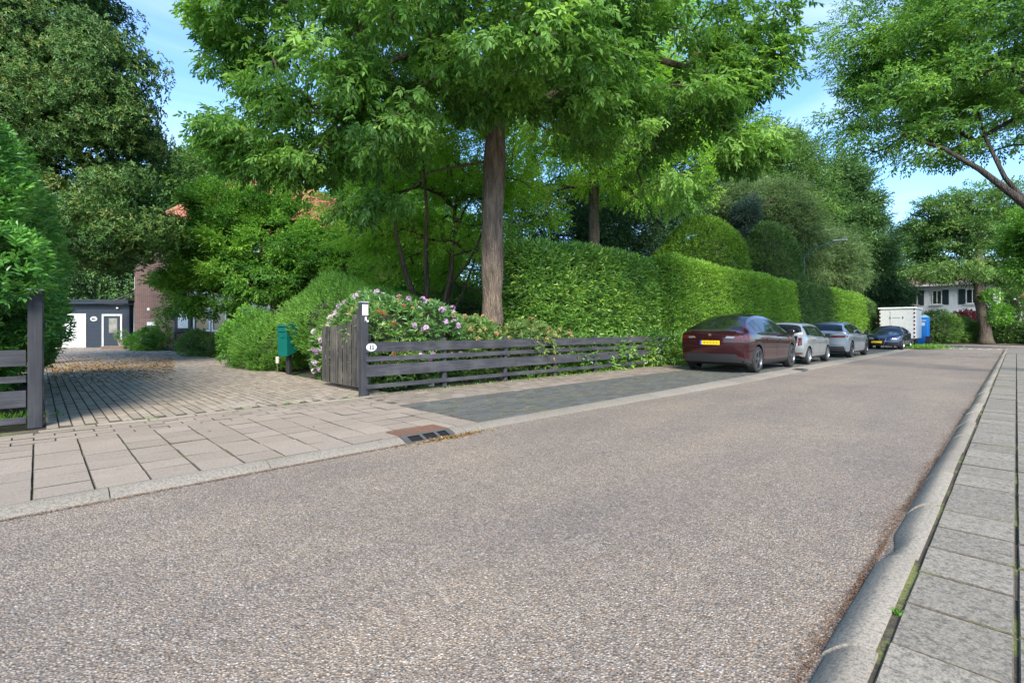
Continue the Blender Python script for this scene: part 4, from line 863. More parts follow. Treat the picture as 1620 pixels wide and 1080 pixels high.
def f_gutL2(r, n):
    y = 3.4+r.normal(.15, .25, n); return np.stack([-4.74 + np.abs(r.normal(0, .05, n)), y], 1)
litter('gutter_litter', 'small heap of tan leaves in front of the rusty gully', 420, f_gutL2, .04, .004, M['litter'], 4, .5)
def f_gutR(r, n):
    y = r.gamma(2.2, 2.2, n)+.5; w = .012+.02*np.abs(np.sin(y*1.9)+.4*np.sin(y*5)); return np.stack([-.545 - np.abs(r.normal(0, 1, n))*w, y], 1)
litter('gutter_litter', 'rusty brown crumbled debris along the right kerb', 6500, f_gutR, .010, .003, M['debris'], 5, .6)
litter('gutter_litter', 'sparse tan debris at the foot of the board fence', 700, lambda r, n: np.stack([-8.35+np.abs(r.normal(0, .12, n)), r.uniform(4.6, 16, n)], 1), .035, .058, M['litter'], 6, .4)
def tuft(label, cx_, cy_, z, n, r0, hgt, seed, sx=1, sy=1):
    rng = np.random.default_rng(seed); p = np.stack([cx_+rng.normal(0, r0*sx, n), cy_+rng.normal(0, r0*sy, n), np.full(n, z)], 1); D = np.stack([rng.normal(0, .4, n), rng.normal(0, .4, n), np.ones(n)], 1)
    V, F, q = leaf_arrays(p, D, rng.normal(0, 1, (n, 3)), hgt*rng.uniform(.5, 1.2, n), np.full(n, hgt*.12), False, .3)
    o = obj('grass', mkmesh('grass', V, F, L_bamboo, attr=np.repeat(rng.random(n), q))); o['label'] = label; o['category'] = 'grass'; return kind(o, 'stuff')
x, y = P(1460, 551); tuft('rough grass patch at the corner before the blue cabin', x, y, .05, 900, .55, .28, 1)
rng_ = np.random.default_rng(5)
for i, (yy, c, lab) in enumerate([(2.62, 60, 'tiny weed in the nearest joint beside the right kerb')]):
    tuft(lab, -.35, yy, .09, c, .012, .022, 10+i)
tuft('thin grass growing under the board fence', -8.32, 10, .05, 420, 1.0, .07, 20, .05, 3.6)
x, y = P(5, 665); tuft('weeds at the foot of the left fence', x, y, .05, 200, .22, .12, 22)

# ------------------------------------------------------------------ house and garage (frame parallel to the picture)
def hgroup(name, label, cat, px, d, z=.05):
    x, y = G(px, d); return thing(name, label, cat, (x, y, z), YAW), (px-810)/FPX*d, d
hs, HX, HD = hgroup('brick_house', 'brick house with a red tiled hip roof and white windows behind the trees', 'house', 213, 30)
U = lambda px, d=30.0: (px-810)/FPX*d - HX          # local x of a pixel at depth d
Zp = lambda py, d=30.0: Zof(py, d) - .05
wR, wD = U(640), 11.0; eave = Zp(375)
b = MB(); b.box((wR/2, wD/2, eave/2), (wR, wD, eave)); b.build('wall', M['brick'], hs)
b = MB(); b.box((-.2, 6.5, 3.1), (1.2, 9.0, 6.2)); side_w = b.build('side_wall', M['brick2'], hs)
# roof
ov = .45; rz_ = Zp(262, 33); x0, x1, y0, y1 = -ov, wR+ov, -ov, wD+ov; ra, rb = U(352, 33), U(420, 33); ym = wD/2
M['rooftile'] = None
bb = NB('red_clay_rooftile'); tcn = bb.n('TexCoord'); mpn = bb.n('Mapping'); bb.t.links.new(tcn.outputs['Object'], mpn.inputs[0])
wv = bb.n('TexWave', Vector=mpn.outputs[0], Scale=1.35, _bands_direction='X'); wz = bb.n('TexWave', Vector=mpn.outputs[0], Scale=1.5, _bands_direction='Z', _wave_profile='SAW'); nn_ = bb.noise(bb.coord('Object'), 2.4, 5)
aa = bb.ramp(nn_.outputs[0], [(0.25, (0.28, 0.09, 0.05)), (0.6, (0.42, 0.15, 0.085)), (0.8, (0.36, 0.2, 0.13))]); aa = bb.mix(.7, aa, bb.ramp(wz.outputs[0], [(0, .45), (.2, 1.1), (1, 1.0)]), 'MULTIPLY'); aa = bb.mix(.4, aa, bb.ramp(wv.outputs[0], [(0, .6), (.5, 1.15)]), 'MULTIPLY')
bb.base(aa); bb.p(Roughness=.8); bb.bump(bb.math('ADD', wv.outputs[0], wz.outputs[0]), .8, .04); M['rooftile'] = bb.m
b = MB(); b.add([(x0, y0, eave), (x1, y0, eave), (x1, y1, eave), (x0, y1, eave), (ra, ym, rz_), (rb, ym, rz_)], [(0, 1, 5, 4), (1, 2, 5), (2, 3, 4, 5), (3, 0, 4), (3, 2, 1, 0)]); rf = b.build('roof', M['rooftile'], hs)
b = MB()
for (p, q) in (((x0, y0, eave), (ra, ym, rz_)), ((x1, y0, eave), (rb, ym, rz_)), ((ra, ym, rz_), (rb, ym, rz_))):
    p, q = Vector(p), Vector(q); n_ = int((q-p).length/.36)
    for i in range(n_): b.tube([p.lerp(q, i/n_)+Vector((0, 0, .05)), p.lerp(q, (i+1.08)/n_)+Vector((0, 0, .05))], [.15, .12], 8)
b.build('ridge_tiles', plain('pale_ridge_tile', (.42, .2, .12), .8, var=.25, scale=3), rf)
b = MB(); b.box((U(357, 33), ym, rz_+.5), (.8, .7, 2.4), bev=.01); b.box((U(357, 33), ym, rz_+1.74), (.95, .85, .12)); b.build('chimney', M['brick2'], rf)
b = MB(); b.box(((x0+x1)/2, y0-.06, eave-.05), (x1-x0, .13, .14), bev=.01); b.build('gutter', M['white_paint'], hs)
def window(px0, py0, px1, py1, bars=1, trans=0, d=30.0, y=-.0, parent=hs, u=None, z=None, fm='white_paint', curtain=False):
    uu = u or U; zz = z or Zp
    a, c, t_, s_ = uu(px0), uu(px1), zz(py0), zz(py1); w, h = c-a, t_-s_
    b = MB(); fw = .085
    b.box((a+fw/2, y-.035, (t_+s_)/2), (fw, .11, h), bev=.006); b.box((c-fw/2, y-.035, (t_+s_)/2), (fw, .11, h), bev=.006)
    b.box(((a+c)/2, y-.035, t_-fw/2), (w-2*fw-.002, .106, fw)); b.box(((a+c)/2, y-.035, s_+fw/2), (w-2*fw-.002, .106, fw))
    for k in range(1, bars+1): b.box((a+w*k/(bars+1), y-.037, (t_+s_)/2), (.07, .09, h-2*fw-.002))
    if trans: b.box(((a+c)/2, y-.039, t_-h*trans), (w-2*fw-.002, .095, .06))
    f = b.build('window', M[fm], parent)
    b = MB(); b.box(((a+c)/2, y-.012, (t_+s_)/2), (w-.1, .02, h-.1)); b.build('pane', M['glass'], f)
    b = MB(); b.box(((a+c)/2, y-.09, s_-.04), (w+.16, .2, .06), bev=.006); b.build('sill', M['kerb'] if fm == 'white_paint' else M['white_paint'], f)
    if curtain:
        b = MB(); n_ = 14
        b.add([(a+.16+.42*i/n_, y-.03+.004*(i % 2), zq) for i in range(n_+1) for zq in (s_+.1, t_-.1)], [(2*i, 2*i+2, 2*i+3, 2*i+1) for i in range(n_)]); b.build('curtain', plain('tan_curtain', (.42, .3, .16), .9), f)
window(307, 478, 334, 524, 0, 0, curtain=True); window(336, 478, 380, 524, 1, .0); window(384, 478, 428, 524, 1)
window(306, 462, 334, 476, 0); window(336, 462, 380, 476, 1)
window(372, 380, 412, 432, 1, .35); window(300, 385, 335, 432, 1, .35); window(455, 480, 500, 522, 1, .3); window(455, 380, 495, 432, 1, .35); window(540, 470, 590, 522, 1, .3)
window(414, 462, 442, 474, 0)
b = MB(); b.box(((U(278)+U(304))/2, -.05, (Zp(484)+Zp(526))/2), (U(304)-U(278), .07, Zp(484)-Zp(526)), bev=.01); fr_ = b.build('panel_frame', M['dark_frame'], hs)
b = MB(); b.box(((U(283)+U(299))/2, -.089, (Zp(487)+Zp(519))/2), (U(299)-U(283), .02, Zp(487)-Zp(519))); b.build('white_panel', M['white_paint'], fr_)
b = MB(); b.box(((U(275)+U(278))/2, -.04, (Zp(478)+Zp(549))/2+.2), (.09, .08, Zp(478)-Zp(549)+.3)); b.build('downpipe', M['iron'], hs)
b = MB(); b.box(((U(233)+U(248))/2, -.02, Zp(512)), (U(248)-U(233), .05, .22), bev=.01); b.build('letter_slot', M['chrome'], hs)
b = MB(); b.box((U(235), -.01, Zp(489)), (.14, .03, .16)); b.build('number_tile', M['white_paint'], hs)
u2 = lambda px: U(px, 31.5); z2 = lambda py: Zp(py, 31.5)
window(205.0, 437, 210, 456, 0, u=u2, z=z2, y=1.985); window(207, 463, 211, 476, 0, u=u2, z=z2, y=1.985)
b = MB(); b.box((U(209, 31.5), 1.97, z2(513)), (.5, .06, 2.3), bev=.006); b.build('side_door', M['white_paint'], hs)
cp = MB(); cp.box((U(194, 30.8), .9, Zp(478.5, 30.8)), (U(219, 30.8)-U(168, 30.8), 1.9, .22), bev=.01); cpo = cp.build('porch_canopy', M['dark_frame'], hs)
b = MB(); b.tube([(U(170, 30.4), .5, Zp(477, 30.4)), (U(214, 30.4), 1.9, Zp(449, 30.4))], .02, 6); b.tube([(U(184, 30.4), .5, Zp(477, 30.4)), (U(214, 30.4), 1.9, Zp(449, 30.4))], .012, 6); b.build('stay_rod', M['iron'], cpo)
b = MB(); b.tube([(U(207), .3, 0), (U(207), .3, Zp(478))], .03, 8); b.build('porch_post', M['iron'], hs)

ga, GX, GD = hgroup('garage', 'dark clad flat-roofed garage with white roller door at the end of the drive', 'garage', 150, 32.6)
V_ = lambda px: (px-810)/FPX*32.6 - GX; Zg = lambda py: Zof(py, 32.6)-.05
xl, xr = V_(60), V_(204); zt_ = Zg(481); b = MB(); n_ = 17
b.box(((xl+xr)/2, 3.06, zt_/2), (xr-xl, 6, zt_))
for k in range(n_): 
    zz_ = (k+.5)*zt_/n_
    b.box(((xl+xr)/2, .045, zz_), (xr-xl, .03, zt_/n_-.018), rx=-.05, t=.5)
b.build('cladding', M['navy_clad'], ga)
b = MB(); b.box(((xl+xr)/2-.1, 2.9, zt_+.14), (xr-xl+.5, 6.6, .3), bev=.02); b.box(((xl+xr)/2-.1, -.42, zt_+.24), (xr-xl+.56, .04, .1)); b.build('flat_roof', M['navy_clad'], ga)
b = MB(); x0_, x1_ = V_(98), V_(136); nn = 11
for k in range(nn): b.box(((x0_+x1_)/2, .0, (k+.5)*Zg(496)/nn), (x1_-x0_, .05, Zg(496)/nn-.012), bev=.01)
b.build('roller_door', M['white_paint'], ga)
dx0, dx1, dz = V_(162), V_(193.5), Zg(497)
b = MB(); b.box((dx0+.05, .0, dz/2), (.1, .1, dz), bev=.005); b.box((dx1-.05, 0, dz/2), (.1, .1, dz), bev=.005); b.box(((dx0+dx1)/2, 0, dz-.05), (dx1-dx0-.202, .098, .1)); df = b.build('door_frame', M['white_paint'], ga)
b = MB(); b.box(((dx0+dx1)/2, .0, (dz-.1)/2), (dx1-dx0-.21, .06, dz-.11), bev=.005); dr = b.build('door', M['navy_clad'], ga)
b = MB(); b.box(((dx0+dx1)/2+.08, -.035, dz*.66), ((dx1-dx0)*.42, .02, dz*.44)); b.build('pane', plain('pale_glass', (.16, .15, .13), .06, var=.5, scale=2, spec=.9), dr)
b = MB(); b.tube([(dx1-.16, -.06, 1.0), (dx1-.28, -.06, 1.0)], .014, 8); b.build('handle', M['chrome'], dr)
b = MB(); q = MB().lathe([(0, .02), (.8, .02), (1, 0)], 22, axis='y'); b.add([(x*.24+V_(148.5), -.01-y, z*.17+Zg(504.5)) for x, y, z in q.V], q.F); sg = b.build('oval_sign', plain('grey_white_enamel', (.45, .45, .44), .5), ga)
b = MB(); b.box((V_(147.5), -.036, Zg(504.5)), (.13, .008, .1), rz=0, bev=.003); b.box((V_(150.5), -.036, Zg(505)), (.09, .008, .07)); b.build('emblem', M['dark_frame'], sg)
b = MB(); b.lathe([(0, .1), (.06, .08), (.08, 0), (0, -.02)], 10, c=(V_(187), -.06, Zg(488))); b.build('wall_lamp', M['white_paint'], ga)
x, y = G(186, 31.2); b = MB(); b.box((0, 0, .08), (1.45, .9, .16), bev=.01, t=.4); tag(b.build('door_step', M['brick'], None, (x, y, .05), YAW), 'low brick step below the dark garage side door', 'step')
def potplant(label, px, d, s, leaf, seed, potm):
    x, y = G(px, d); r = thing('potted_plant', label, 'plant', (x, y, .05 if s < .9 else .21), 0, 'pots by the garage door')
    b = MB(); b.lathe([(0, 0), (.16*s, 0), (.22*s, .3*s), (.24*s, .3*s), (.24*s, .34*s), (.2*s, .34*s), (.2*s, .28*s), (0, .28*s)], 14); b.build('pot', potm, r, smooth=False)
    rng = np.random.default_rng(seed); n = 260; d_ = nrm(rng.normal(0, 1, (n, 3))*[1, 1, .8]); V, F, T = surf_leaves(d_*.26*s+[0, 0, .5*s], d_, .09, .035, rng)
    obj('foliage', mkmesh('foliage', V, F, leaf, attr=T), r)
potplant('pink flowering pot plant on the brick step', 194, 30.9, 1.2, L_rhodo, 1, M['kerb'])
potplant('smaller pot plant on the ground right of the step', 206, 30.2, .8, L_mid, 2, M['brown_paver'])

# ------------------------------------------------------------------ houses across the junction (facing -y)
wh = thing('white_house', 'white rendered house with dark shutters and balcony across the junction', 'house', (-4.2, 68, .05))
b = MB(); b.box((-1.3, 4, 2.95), (8.6, 8, 5.9)); b.build('wall', M['white_wall'], wh)
b = MB(); b.add([(-6.2, -.6, 5.85), (3.6, -.6, 5.85), (3.6, 8.6, 5.85), (-6.2, 8.6, 5.85), (-3.0, 4, 7.6), (.6, 4, 7.6)], [(0, 1, 5, 4), (1, 2, 5), (2, 3, 4, 5), (3, 0, 4), (3, 2, 1, 0)]); b.build('roof', plain('weathered_pink_tile', (.30, .17, .13), .9, var=.35, scale=3), wh)
b = MB(); b.box((-1.3, -.62, 5.82), (9.9, .12, .16)); b.build('gutter', M['white_paint'], wh)
def fwin(x, z, w, h, shut=(-1, 1), parent=wh):
    b = MB(); f_ = .08
    b.box((x-w/2+f_/2, -.03, z), (f_, .1, h)); b.box((x+w/2-f_/2, -.03, z), (f_, .1, h)); b.box((x, -.03, z+h/2-f_/2), (w-2*f_-.002, .096, f_)); b.box((x, -.03, z-h/2+f_/2), (w-2*f_-.002, .096, f_)); b.box((x, -.032, z), (.06, .08, h-2*f_-.002))
    f = b.build('window', M['white_paint'], parent); b = MB(); b.box((x, -.01, z), (w-.1, .02, h-.1)); b.build('pane', M['glass'], f)
    b = MB(); b.box((x, -.09, z-h/2-.05), (w+.3, .2, .08)); b.build('sill', M['white_paint'], f)
    if shut:
        for s_ in shut:
            b = MB()
            b.box((x+s_*(w/2+.28), -.04, z), (.5, .05, h+.05)); [b.box((x+s_*(w/2+.28), -.07, z-h/2+.12+k*.16), (.38, .03, .1)) for k in range(int(h/.16))]
            b.build('shutter', plain('dark_shutter', (.012, .03, .035), .5), f)
fwin(-3.6, 4.55, .8, 1.5, (1,)); fwin(-1.62, 4.55, .8, 1.5, (1,)); fwin(1.1, 4.55, 1.0, 1.5, (-1,)); fwin(2.3, 4.55, .7, 1.5, False); fwin(-3.4, 1.6, 1.6, 1.6, False); fwin(1.4, 1.6, 1.8, 1.7, False)
b = MB(); b.box((.9, -.55, 2.72), (4.2, 1.1, .25), bev=.01); b.box((-1.1, -.9, 1.3), (.2, .2, 2.6)); b.box((2.9, -.9, 1.3), (.2, .2, 2.6)); b.build('canopy', M['white_wall'], wh)
b = MB()
for k in range(13): b.box((-1.1+k*.34, -1.06, 2.2), (.05, .05, .7))
for k in range(3): b.box((.95, -1.06, 2.0+k*.25), (4.1, .04, .04))
b.build('trellis', M['white_paint'], wh)
b = MB(); [b.box((3.4+k*.22, .2, 3.3), (.06, .06, .8)) for k in range(10)]; b.box((4.4, .2, 3.74), (2.3, .09, .09)); b.box((4.4, .2, 2.85), (2.3, .09, .09)); b.box((4.4, 1.4, 1.4), (2.3, 2.6, 2.8)); b.build('balcony', M['white_paint'], wh)
bh = thing('brick_villa', 'brown brick house with a low roof at the right edge across the junction', 'house', (7.0, 74, .05))
b = MB(); b.box((0, 4, 2.2), (14, 8, 4.4)); b.build('wall', M['brick2'], bh)
b = MB(); b.add([(-7.5, -.6, 4.4), (7.5, -.6, 4.4), (7.5, 8.6, 4.4), (-7.5, 8.6, 4.4), (-5, 4, 6.4), (5, 4, 6.4)], [(0, 1, 5, 4), (1, 2, 5), (2, 3, 4, 5), (3, 0, 4), (3, 2, 1, 0)]); b.build('roof', M['rooftile'], bh)
b = MB(); b.box((0, -.62, 4.36), (15, .1, .2)); b.build('gutter', M['white_paint'], bh)
fwin(-4.6, 2.4, 1.6, 1.5, False, bh); fwin(-.6, 2.4, 1.6, 1.5, False, bh); fwin(3.6, 2.4, 1.6, 1.5, False, bh)

# ------------------------------------------------------------------ street lamp
sl = thing('street_lamp', 'curved blue-green street lamp rising above the hedge', 'street lamp', (-8.95, 33.3, .05))
b = MB(); pts = [(0, 0, 0), (0, 0, 1.2), (0, 0, 5.3)]
for k in range(7): a = k/6*1.2; pts.append((.95*(1-math.cos(a)), 0, 5.4+.75*math.sin(a)))
pts.append((1.55, 0, 6.3)); b.tube(pts, [.08, .06, .045]+[.035]*7+[.03], 10); b.tube([(0, 0, 0), (0, 0, 1.1)], .085, 12); b.build('pole', M['lamp_green'], sl, smooth=True)
b = MB(); b.box((1.85, 0, 6.36), (.72, .2, .1), bev=.03); b.build('lamp_housing', plain('grey_lamp_housing', (.4, .41, .42), .5), sl)
b = MB(); b.box((1.9, 0, 6.305), (.5, .14, .02), bev=.005); b.build('lamp_cover', M['clear_lens'], sl)

# ------------------------------------------------------------------ site cabin, toilet, bin
sc_ = thing('site_cabin', 'white site cabin trailer with red and white corner strips behind the navy car', 'trailer', (-6.25, 48.0, .05))
Ln, Wd_, z0_, z1_ = 3.4, 2.15, .52, 2.75
wp = plain('white_cabin_panel', (.52, .52, .5), .5, var=.05)
b = MB(); b.box((0, 0, (z0_+z1_)/2), (Wd_, Ln, z1_-z0_), bev=.03)
for x in (-.42, .32): b.box((x, -Ln/2-.004, (z0_+z1_)/2), (.02, .012, z1_-z0_-.1))
b.build('cabin_body', wp, sc_)
b = MB(); b.box((0, 0, z1_+.05), (Wd_+.14, Ln+.16, .12), bev=.02); b.build('cabin_roof', plain('cabin_roof_white', (.7, .7, .68), .5), sc_)
b = MB(); b.box((-.05, -Ln/2-.012, 1.62), (.66, .02, 1.9), bev=.005); dr = b.build('door', wp, sc_)
b = MB(); b.box((-.3, -Ln/2-.04, 1.45), (.04, .05, .16)); b.build('handle', M['iron'], dr)
b = MB()
for k in range(14): b.box((-.26+k*.035, -Ln/2-.026, 2.08), (.022, .004, .04))
b.box((-.4, -Ln/2-.026, 2.08), (.05, .006, .16)); b.box((.36, -Ln/2-.026, 2.08), (.05, .006, .16)); b.build('lettering', M['black_plastic'], sc_)
for s_ in (-1, 1):
    b = MB(); [b.box((s_*(Wd_/2-.05), -Ln/2-.008, z0_+.15+k*.29), (.09, .02, .145)) for k in range(8)]; b.build('warning_strip', M['red_lens'], sc_)
b = MB(); b.box((Wd_/2+.004, -.9, 1.6), (.01, .7, 1.0)); b.build('poster', plain('pale_blue_poster', (.45, .5, .6), .6, var=.3, scale=8), sc_)
for x in (-1, 1):
    b = MB(); b.lathe([(.12, -.1), (.28, -.1), (.32, -.06), (.32, .06), (.28, .1), (.12, .1)], 20, (x*.85, .2, .32), 'x'); b.build('wheel', M['rubber'], sc_)
b = MB(); b.box((0, 0, .46), (Wd_*.8, Ln*.98, .1)); b.tube([(0, -Ln/2, .45), (0, -Ln/2-1.0, .42)], .05, 6); b.tube([(0, -Ln/2-.9, .42), (0, -Ln/2-.9, 0)], .04, 6); [b.box((x*.9, -1.5, .22), (.08, .08, .44)) for x in (-1, 1)]; b.build('chassis', M['iron'], sc_)
tl = thing('portable_toilet', 'bright blue portable toilet cabin beside the white site cabin', 'toilet cabin', (-5.35, 50.4, .05))
b = MB(); b.box((0, 0, 1.1), (1.1, 1.1, 2.1), bev=.04); [b.box((.553, -.35+k*.23, 1.1), (.02, .05, 1.9)) for k in range(4)]; b.build('cabin_body', M['blue'], tl)
b = MB(); b.add([(-.58, -.58, 2.14), (.58, -.58, 2.14), (.58, .58, 2.14), (-.58, .58, 2.14), (-.35, -.35, 2.34), (.35, -.35, 2.34), (.35, .35, 2.34), (-.35, .35, 2.34)], [(0, 1, 5, 4), (1, 2, 6, 5), (2, 3, 7, 6), (3, 0, 4, 7), (4, 5, 6, 7), (3, 2, 1, 0)]); b.build('cabin_roof', plain('pale_blue_roof', (.3, .5, .75), .5), tl)
b = MB(); b.box((.05, -.56, 1.12), (.8, .03, 1.85), bev=.008); dr = b.build('door', M['blue'], tl)
b = MB(); b.box((.15, -.58, 1.62), (.42, .012, .26)); b.box((.2, -.58, 1.9), (.5, .012, .06)); b.build('notice', M['white_paint'], dr)
bn = thing('waste_bin', 'small dark bin standing at the blue toilet cabin', 'bin', (-4.72, 49.3, .05))
b = MB(); b.box((0, 0, .3), (.3, .3, .6), bev=.03); b.build('bin_body', plain('dark_red_bin', (.06, .02, .02), .5), bn); b = MB(); b.box((0, 0, .63), (.34, .34, .06), bev=.02); b.build('lid', M['black_plastic'], bn)

# ------------------------------------------------------------------ cars (local frame: +y forward, y = 0 rear end, x right)
def sm(xs, ys):
    """smooth monotone-ish interpolation"""
    xs = np.array(xs, float); ys = np.array(ys, float); h = np.diff(xs); dl = np.diff(ys)/h; m = np.zeros(len(xs)); m[0], m[-1] = dl[0], dl[-1]
    for i in range(1, len(xs)-1): m[i] = 0 if dl[i-1]*dl[i] <= 0 else 2/(1/dl[i-1]+1/dl[i])
    def f(x):
        x = min(max(x, xs[0]), xs[-1]); i = min(len(h)-1, max(0, int(np.searchsorted(xs, x))-1)); t = (x-xs[i])/h[i]
        return ((2*t**3-3*t*t+1)*ys[i] + (t**3-2*t*t+t)*h[i]*m[i] + (-2*t**3+3*t*t)*ys[i+1] + (t**3-t*t)*h[i]*m[i+1])
    return f
def tw(w): return w
def make_car(S, x, y, label, flip=False, name='parked_car', z=.05):
    L, W2, H = S['L'], S['W']/2, S['H']
    root = thing(name, label, 'car', (x, y, z), math.pi if flip else 0, 'cars parked along the hedge')
    ztop, zbelt, wmax, wroof = sm(*S['top']), sm(*S['belt']), sm(*S['w']), S['wroof']
    zbot = sm([0, .5, L-.6, L], [S.get('zb', .24)+.04, .2, .2, .24])
    brk = sorted(set([0, .03, .07, .12, .18, .25, .34, .45] + list(np.arange(.5, L-.45, .06)) + [L-.45, L-.34, L-.25, L-.18, L-.12, L-.07, L-.03, L] + S.get('brk', [])))
    ys = []; 
    for b_ in brk:
        if not ys or b_-ys[-1] > .012: ys.append(b_)
    Hm = max(ztop(q) for q in ys); NRG = 17
    def half(s):
        zt, zb_, wm = ztop(s), zbelt(s), wmax(s); zt = max(zt, zb_+.02); Hc = zt-zb_; g = min(1, Hc/(Hm-zb_)); wb = wm*.955
        wr = wb + (wroof-wb)*g**.9; k = min(1, Hc/.45); kk = .3+.7*k if Hc > .1 else .3+.7*k
        zl, zs, zbo = .40, .28, zbot(s)
        hood = 1-min(1, Hc/.28)
        pts = [(0, zt), (.3*wr, zt-.006*kk), (.6*wr, zt-.022*kk), (.84*wr, zt-.05*kk), (.93*wr, zt-.075*kk), (wr, zt-.115*kk)]
        a, b_ = pts[-1], (wb-.012, zb_+.02)
        pts += [(a[0]+(b_[0]-a[0])*.08, a[1]+(b_[1]-a[1])*.08), (a[0]+(b_[0]-a[0])*.5+.02*k, a[1]+(b_[1]-a[1])*.5), (b_[0], max(b_[1], zb_+.0))]
        if Hc < .14:       # bonnet: keep the arch above the belt smooth
            n_ = len(pts); pts = [(wb*(i/(n_-1))*.985, zb_+Hc*(1-(i/(n_-1))**2.6)+.008) for i in range(n_)]
        pts += [(wb+.008, zb_-.01), (wm*.985, zb_-.07), (wm, zb_-.19), (wm*.992, (zb_-.19+zl)/2), (wm*.985, zl), (wm*.965, zs), (wm*.90, zbo), (wm*.5, zbo)]
        return pts
    kr, kf = S['rear'], S['front']      # (z, inset) profiles of tail and nose
    fr, ff = sm(*kr), sm(*kf)
    def yshift(s, z, ax):
        wr_ = math.exp(-(s/.30)**2)*fr(z) - math.exp(-((L-s)/.34)**2)*ff(z)
        cr_ = (ax/W2)**2.4*(S.get('rr', .16)*math.exp(-(s/.22)**2) - S.get('rf', .28)*math.exp(-((L-s)/.3)**2)); return wr_+cr_
    V = []; ring = 2*NRG-1
    for s in ys:
        h = half(s); row = [(px_, pz_) for px_, pz_ in h] ; left = [(-a, b_) for a, b_ in h[:0:-1]]
        for a, b_ in left + row: V.append((a, s+yshift(s, b_, abs(a)), b_))
    n = len(ys); F = []; MI = []
    mats = [S['paint'], M['car_glass'], M['black_plastic'], M['under'], M['rubber']]
    gl = S['glass']
    def cls(i, j):
        s = (ys[i]+ys[i+1])/2; r = abs(j+.5-(NRG-1)); k = int(r); zt = ztop(s)
        if k >= 15: return 3
        if k <= S.get('kg', 3) and any(a < s < b_ for a, b_ in gl['top']): return 1
        if k <= 3 and any(a < s < b_ for a, b_ in gl.get('top_black', [])): return 2
        if k in (6, 7) and zt-zbelt(s) > .2:
            for a, b_ in gl['side']:
                if a < s < b_: return 1
            if gl['side'][0][0]-.03 < s < gl['side'][-1][1]+.03: return 2
        if k == 14: return 2
        if k == 13 and S.get('clad'): return 2
        return 0
    for i in range(n-1):
        for j in range(ring-1):
            F.append((i*ring+j, (i+1)*ring+j, (i+1)*ring+j+1, i*ring+j+1)); MI.append(cls(i, j))
        F.append((i*ring+ring-1, (i+1)*ring+ring-1, (i+1)*ring, i*ring)); MI.append(3)
    # end caps: strips between left and right points, bulged
    for end, i in ((0, 0), (1, n-1)):
        base = i*ring; C_ = 9; rows = []
        for k in range(NRG):
            l, r = base+(NRG-1-k), base+(NRG-1+k)
            if k == 0: rows.append([l]*(C_+1)); continue
            q = [l]; a = Vector(V[l]); b_ = Vector(V[r])
            for c in range(1, C_):
                u = c/C_; p = a.lerp(b_, u); z_c = p.z + (ztop(ys[i]) - .0 - p.z)*0; xx = abs(p.x)
                p.y = ys[i] + yshift(ys[i], p.z, xx); V.append(tuple(p)); q.append(len(V)-1)
            q.append(r); rows.append(q)
        for k in range(NRG-1):
            for c in range(C_):
                q = [rows[k][c], rows[k][c+1], rows[k+1][c+1], rows[k+1][c]]
                if end: q = q[::-1]
                q2 = []; [q2.append(t) for t in q if t not in q2]
                if len(q2) >= 3: 
                    F.append(tuple(q2)); zc = sum(V[t][2] for t in q2)/len(q2); MI.append(2 if zc < S.get('low', .34) else 0)
    me = mkmesh('shell', V, F, mats, mi=MI)
    # wheel arches cut with cylinders
    wy = [S['ax'][0], S['ax'][1]]; R = S['R']; cut = MB()
    for s_ in (-1, 1):
        for a in wy: cut.lathe([(0, s_*(W2-.30)), (R+.055, s_*(W2-.30)), (R+.055, s_*(W2+.2)), (0, s_*(W2+.2))], 40, (0, a, R+.01), 'x')
    cm = mkmesh('cut', cut.V, cut.F, [M['under']]); import bmesh
    for mm in (cm, me):
        bmm = bmesh.new(); bmm.from_mesh(mm); bmesh.ops.remove_doubles(bmm, verts=bmm.verts, dist=1e-5); bmesh.ops.recalc_face_normals(bmm, faces=bmm.faces); bmm.to_mesh(mm); bmm.free()
    for m_ in mats: pass
    so = bpy.data.objects.new('shell', me); co = bpy.data.objects.new('cut', cm); COL.objects.link(so); COL.objects.link(co)
    md = so.modifiers.new('b', 'BOOLEAN'); md.operation = 'DIFFERENCE'; md.object = co; md.solver = 'EXACT'; md.material_mode = 'TRANSFER'
    dg = bpy.context.evaluated_depsgraph_get(); ev = so.evaluated_get(dg); em = bpy.data.meshes.new_from_object(ev)
    bpy.data.objects.remove(so); bpy.data.objects.remove(co)
    if len(em.polygons) < 100: em = me
    EV = [tuple(v.co) for v in em.vertices]; EF = [tuple(p.vertices) for p in em.polygons]; EM = [em.materials[p.material_index] if em.materials[p.material_index] else M['under'] for p in em.polygons]
    def sub(name_, pred, mlist, parent=root, smooth=True):
        f = [(q, m_) for q, m_ in zip(EF, EM) if pred(q, m_)]
        if not f: return None
        ids = sorted(set(i for q, _ in f for i in q)); mp_ = {i: k for k, i in enumerate(ids)}
        me_ = mkmesh(name_, [EV[i] for i in ids], [tuple(mp_[i] for i in q) for q, _ in f], mlist, mi=[mlist.index(m_) for _, m_ in f], smooth=smooth)
        me_.set_sharp_from_angle(angle=math.radians(38)); return obj(name_, me_, parent)
    cz = lambda q: sum(EV[i][2] for i in q)/len(q)
    cyy = lambda q: sum(EV[i][1] for i in q)/len(q); cxx = lambda q: sum(EV[i][0] for i in q)/len(q)
    body = sub('body', lambda q, m_: m_ is not M['car_glass'], [S['paint'], M['black_plastic'], M['under'], M['rubber']])
    mid = S.get('mid', L*.5); tops = gl['top']
    def isglass(q, m_): return m_ is M['car_glass']
    def ontop(q):
        s = cyy(q); wr = 0.0; return None
    gfaces = [q for q, m_ in zip(EF, EM) if m_ is M['car_glass']]
    nz = {}
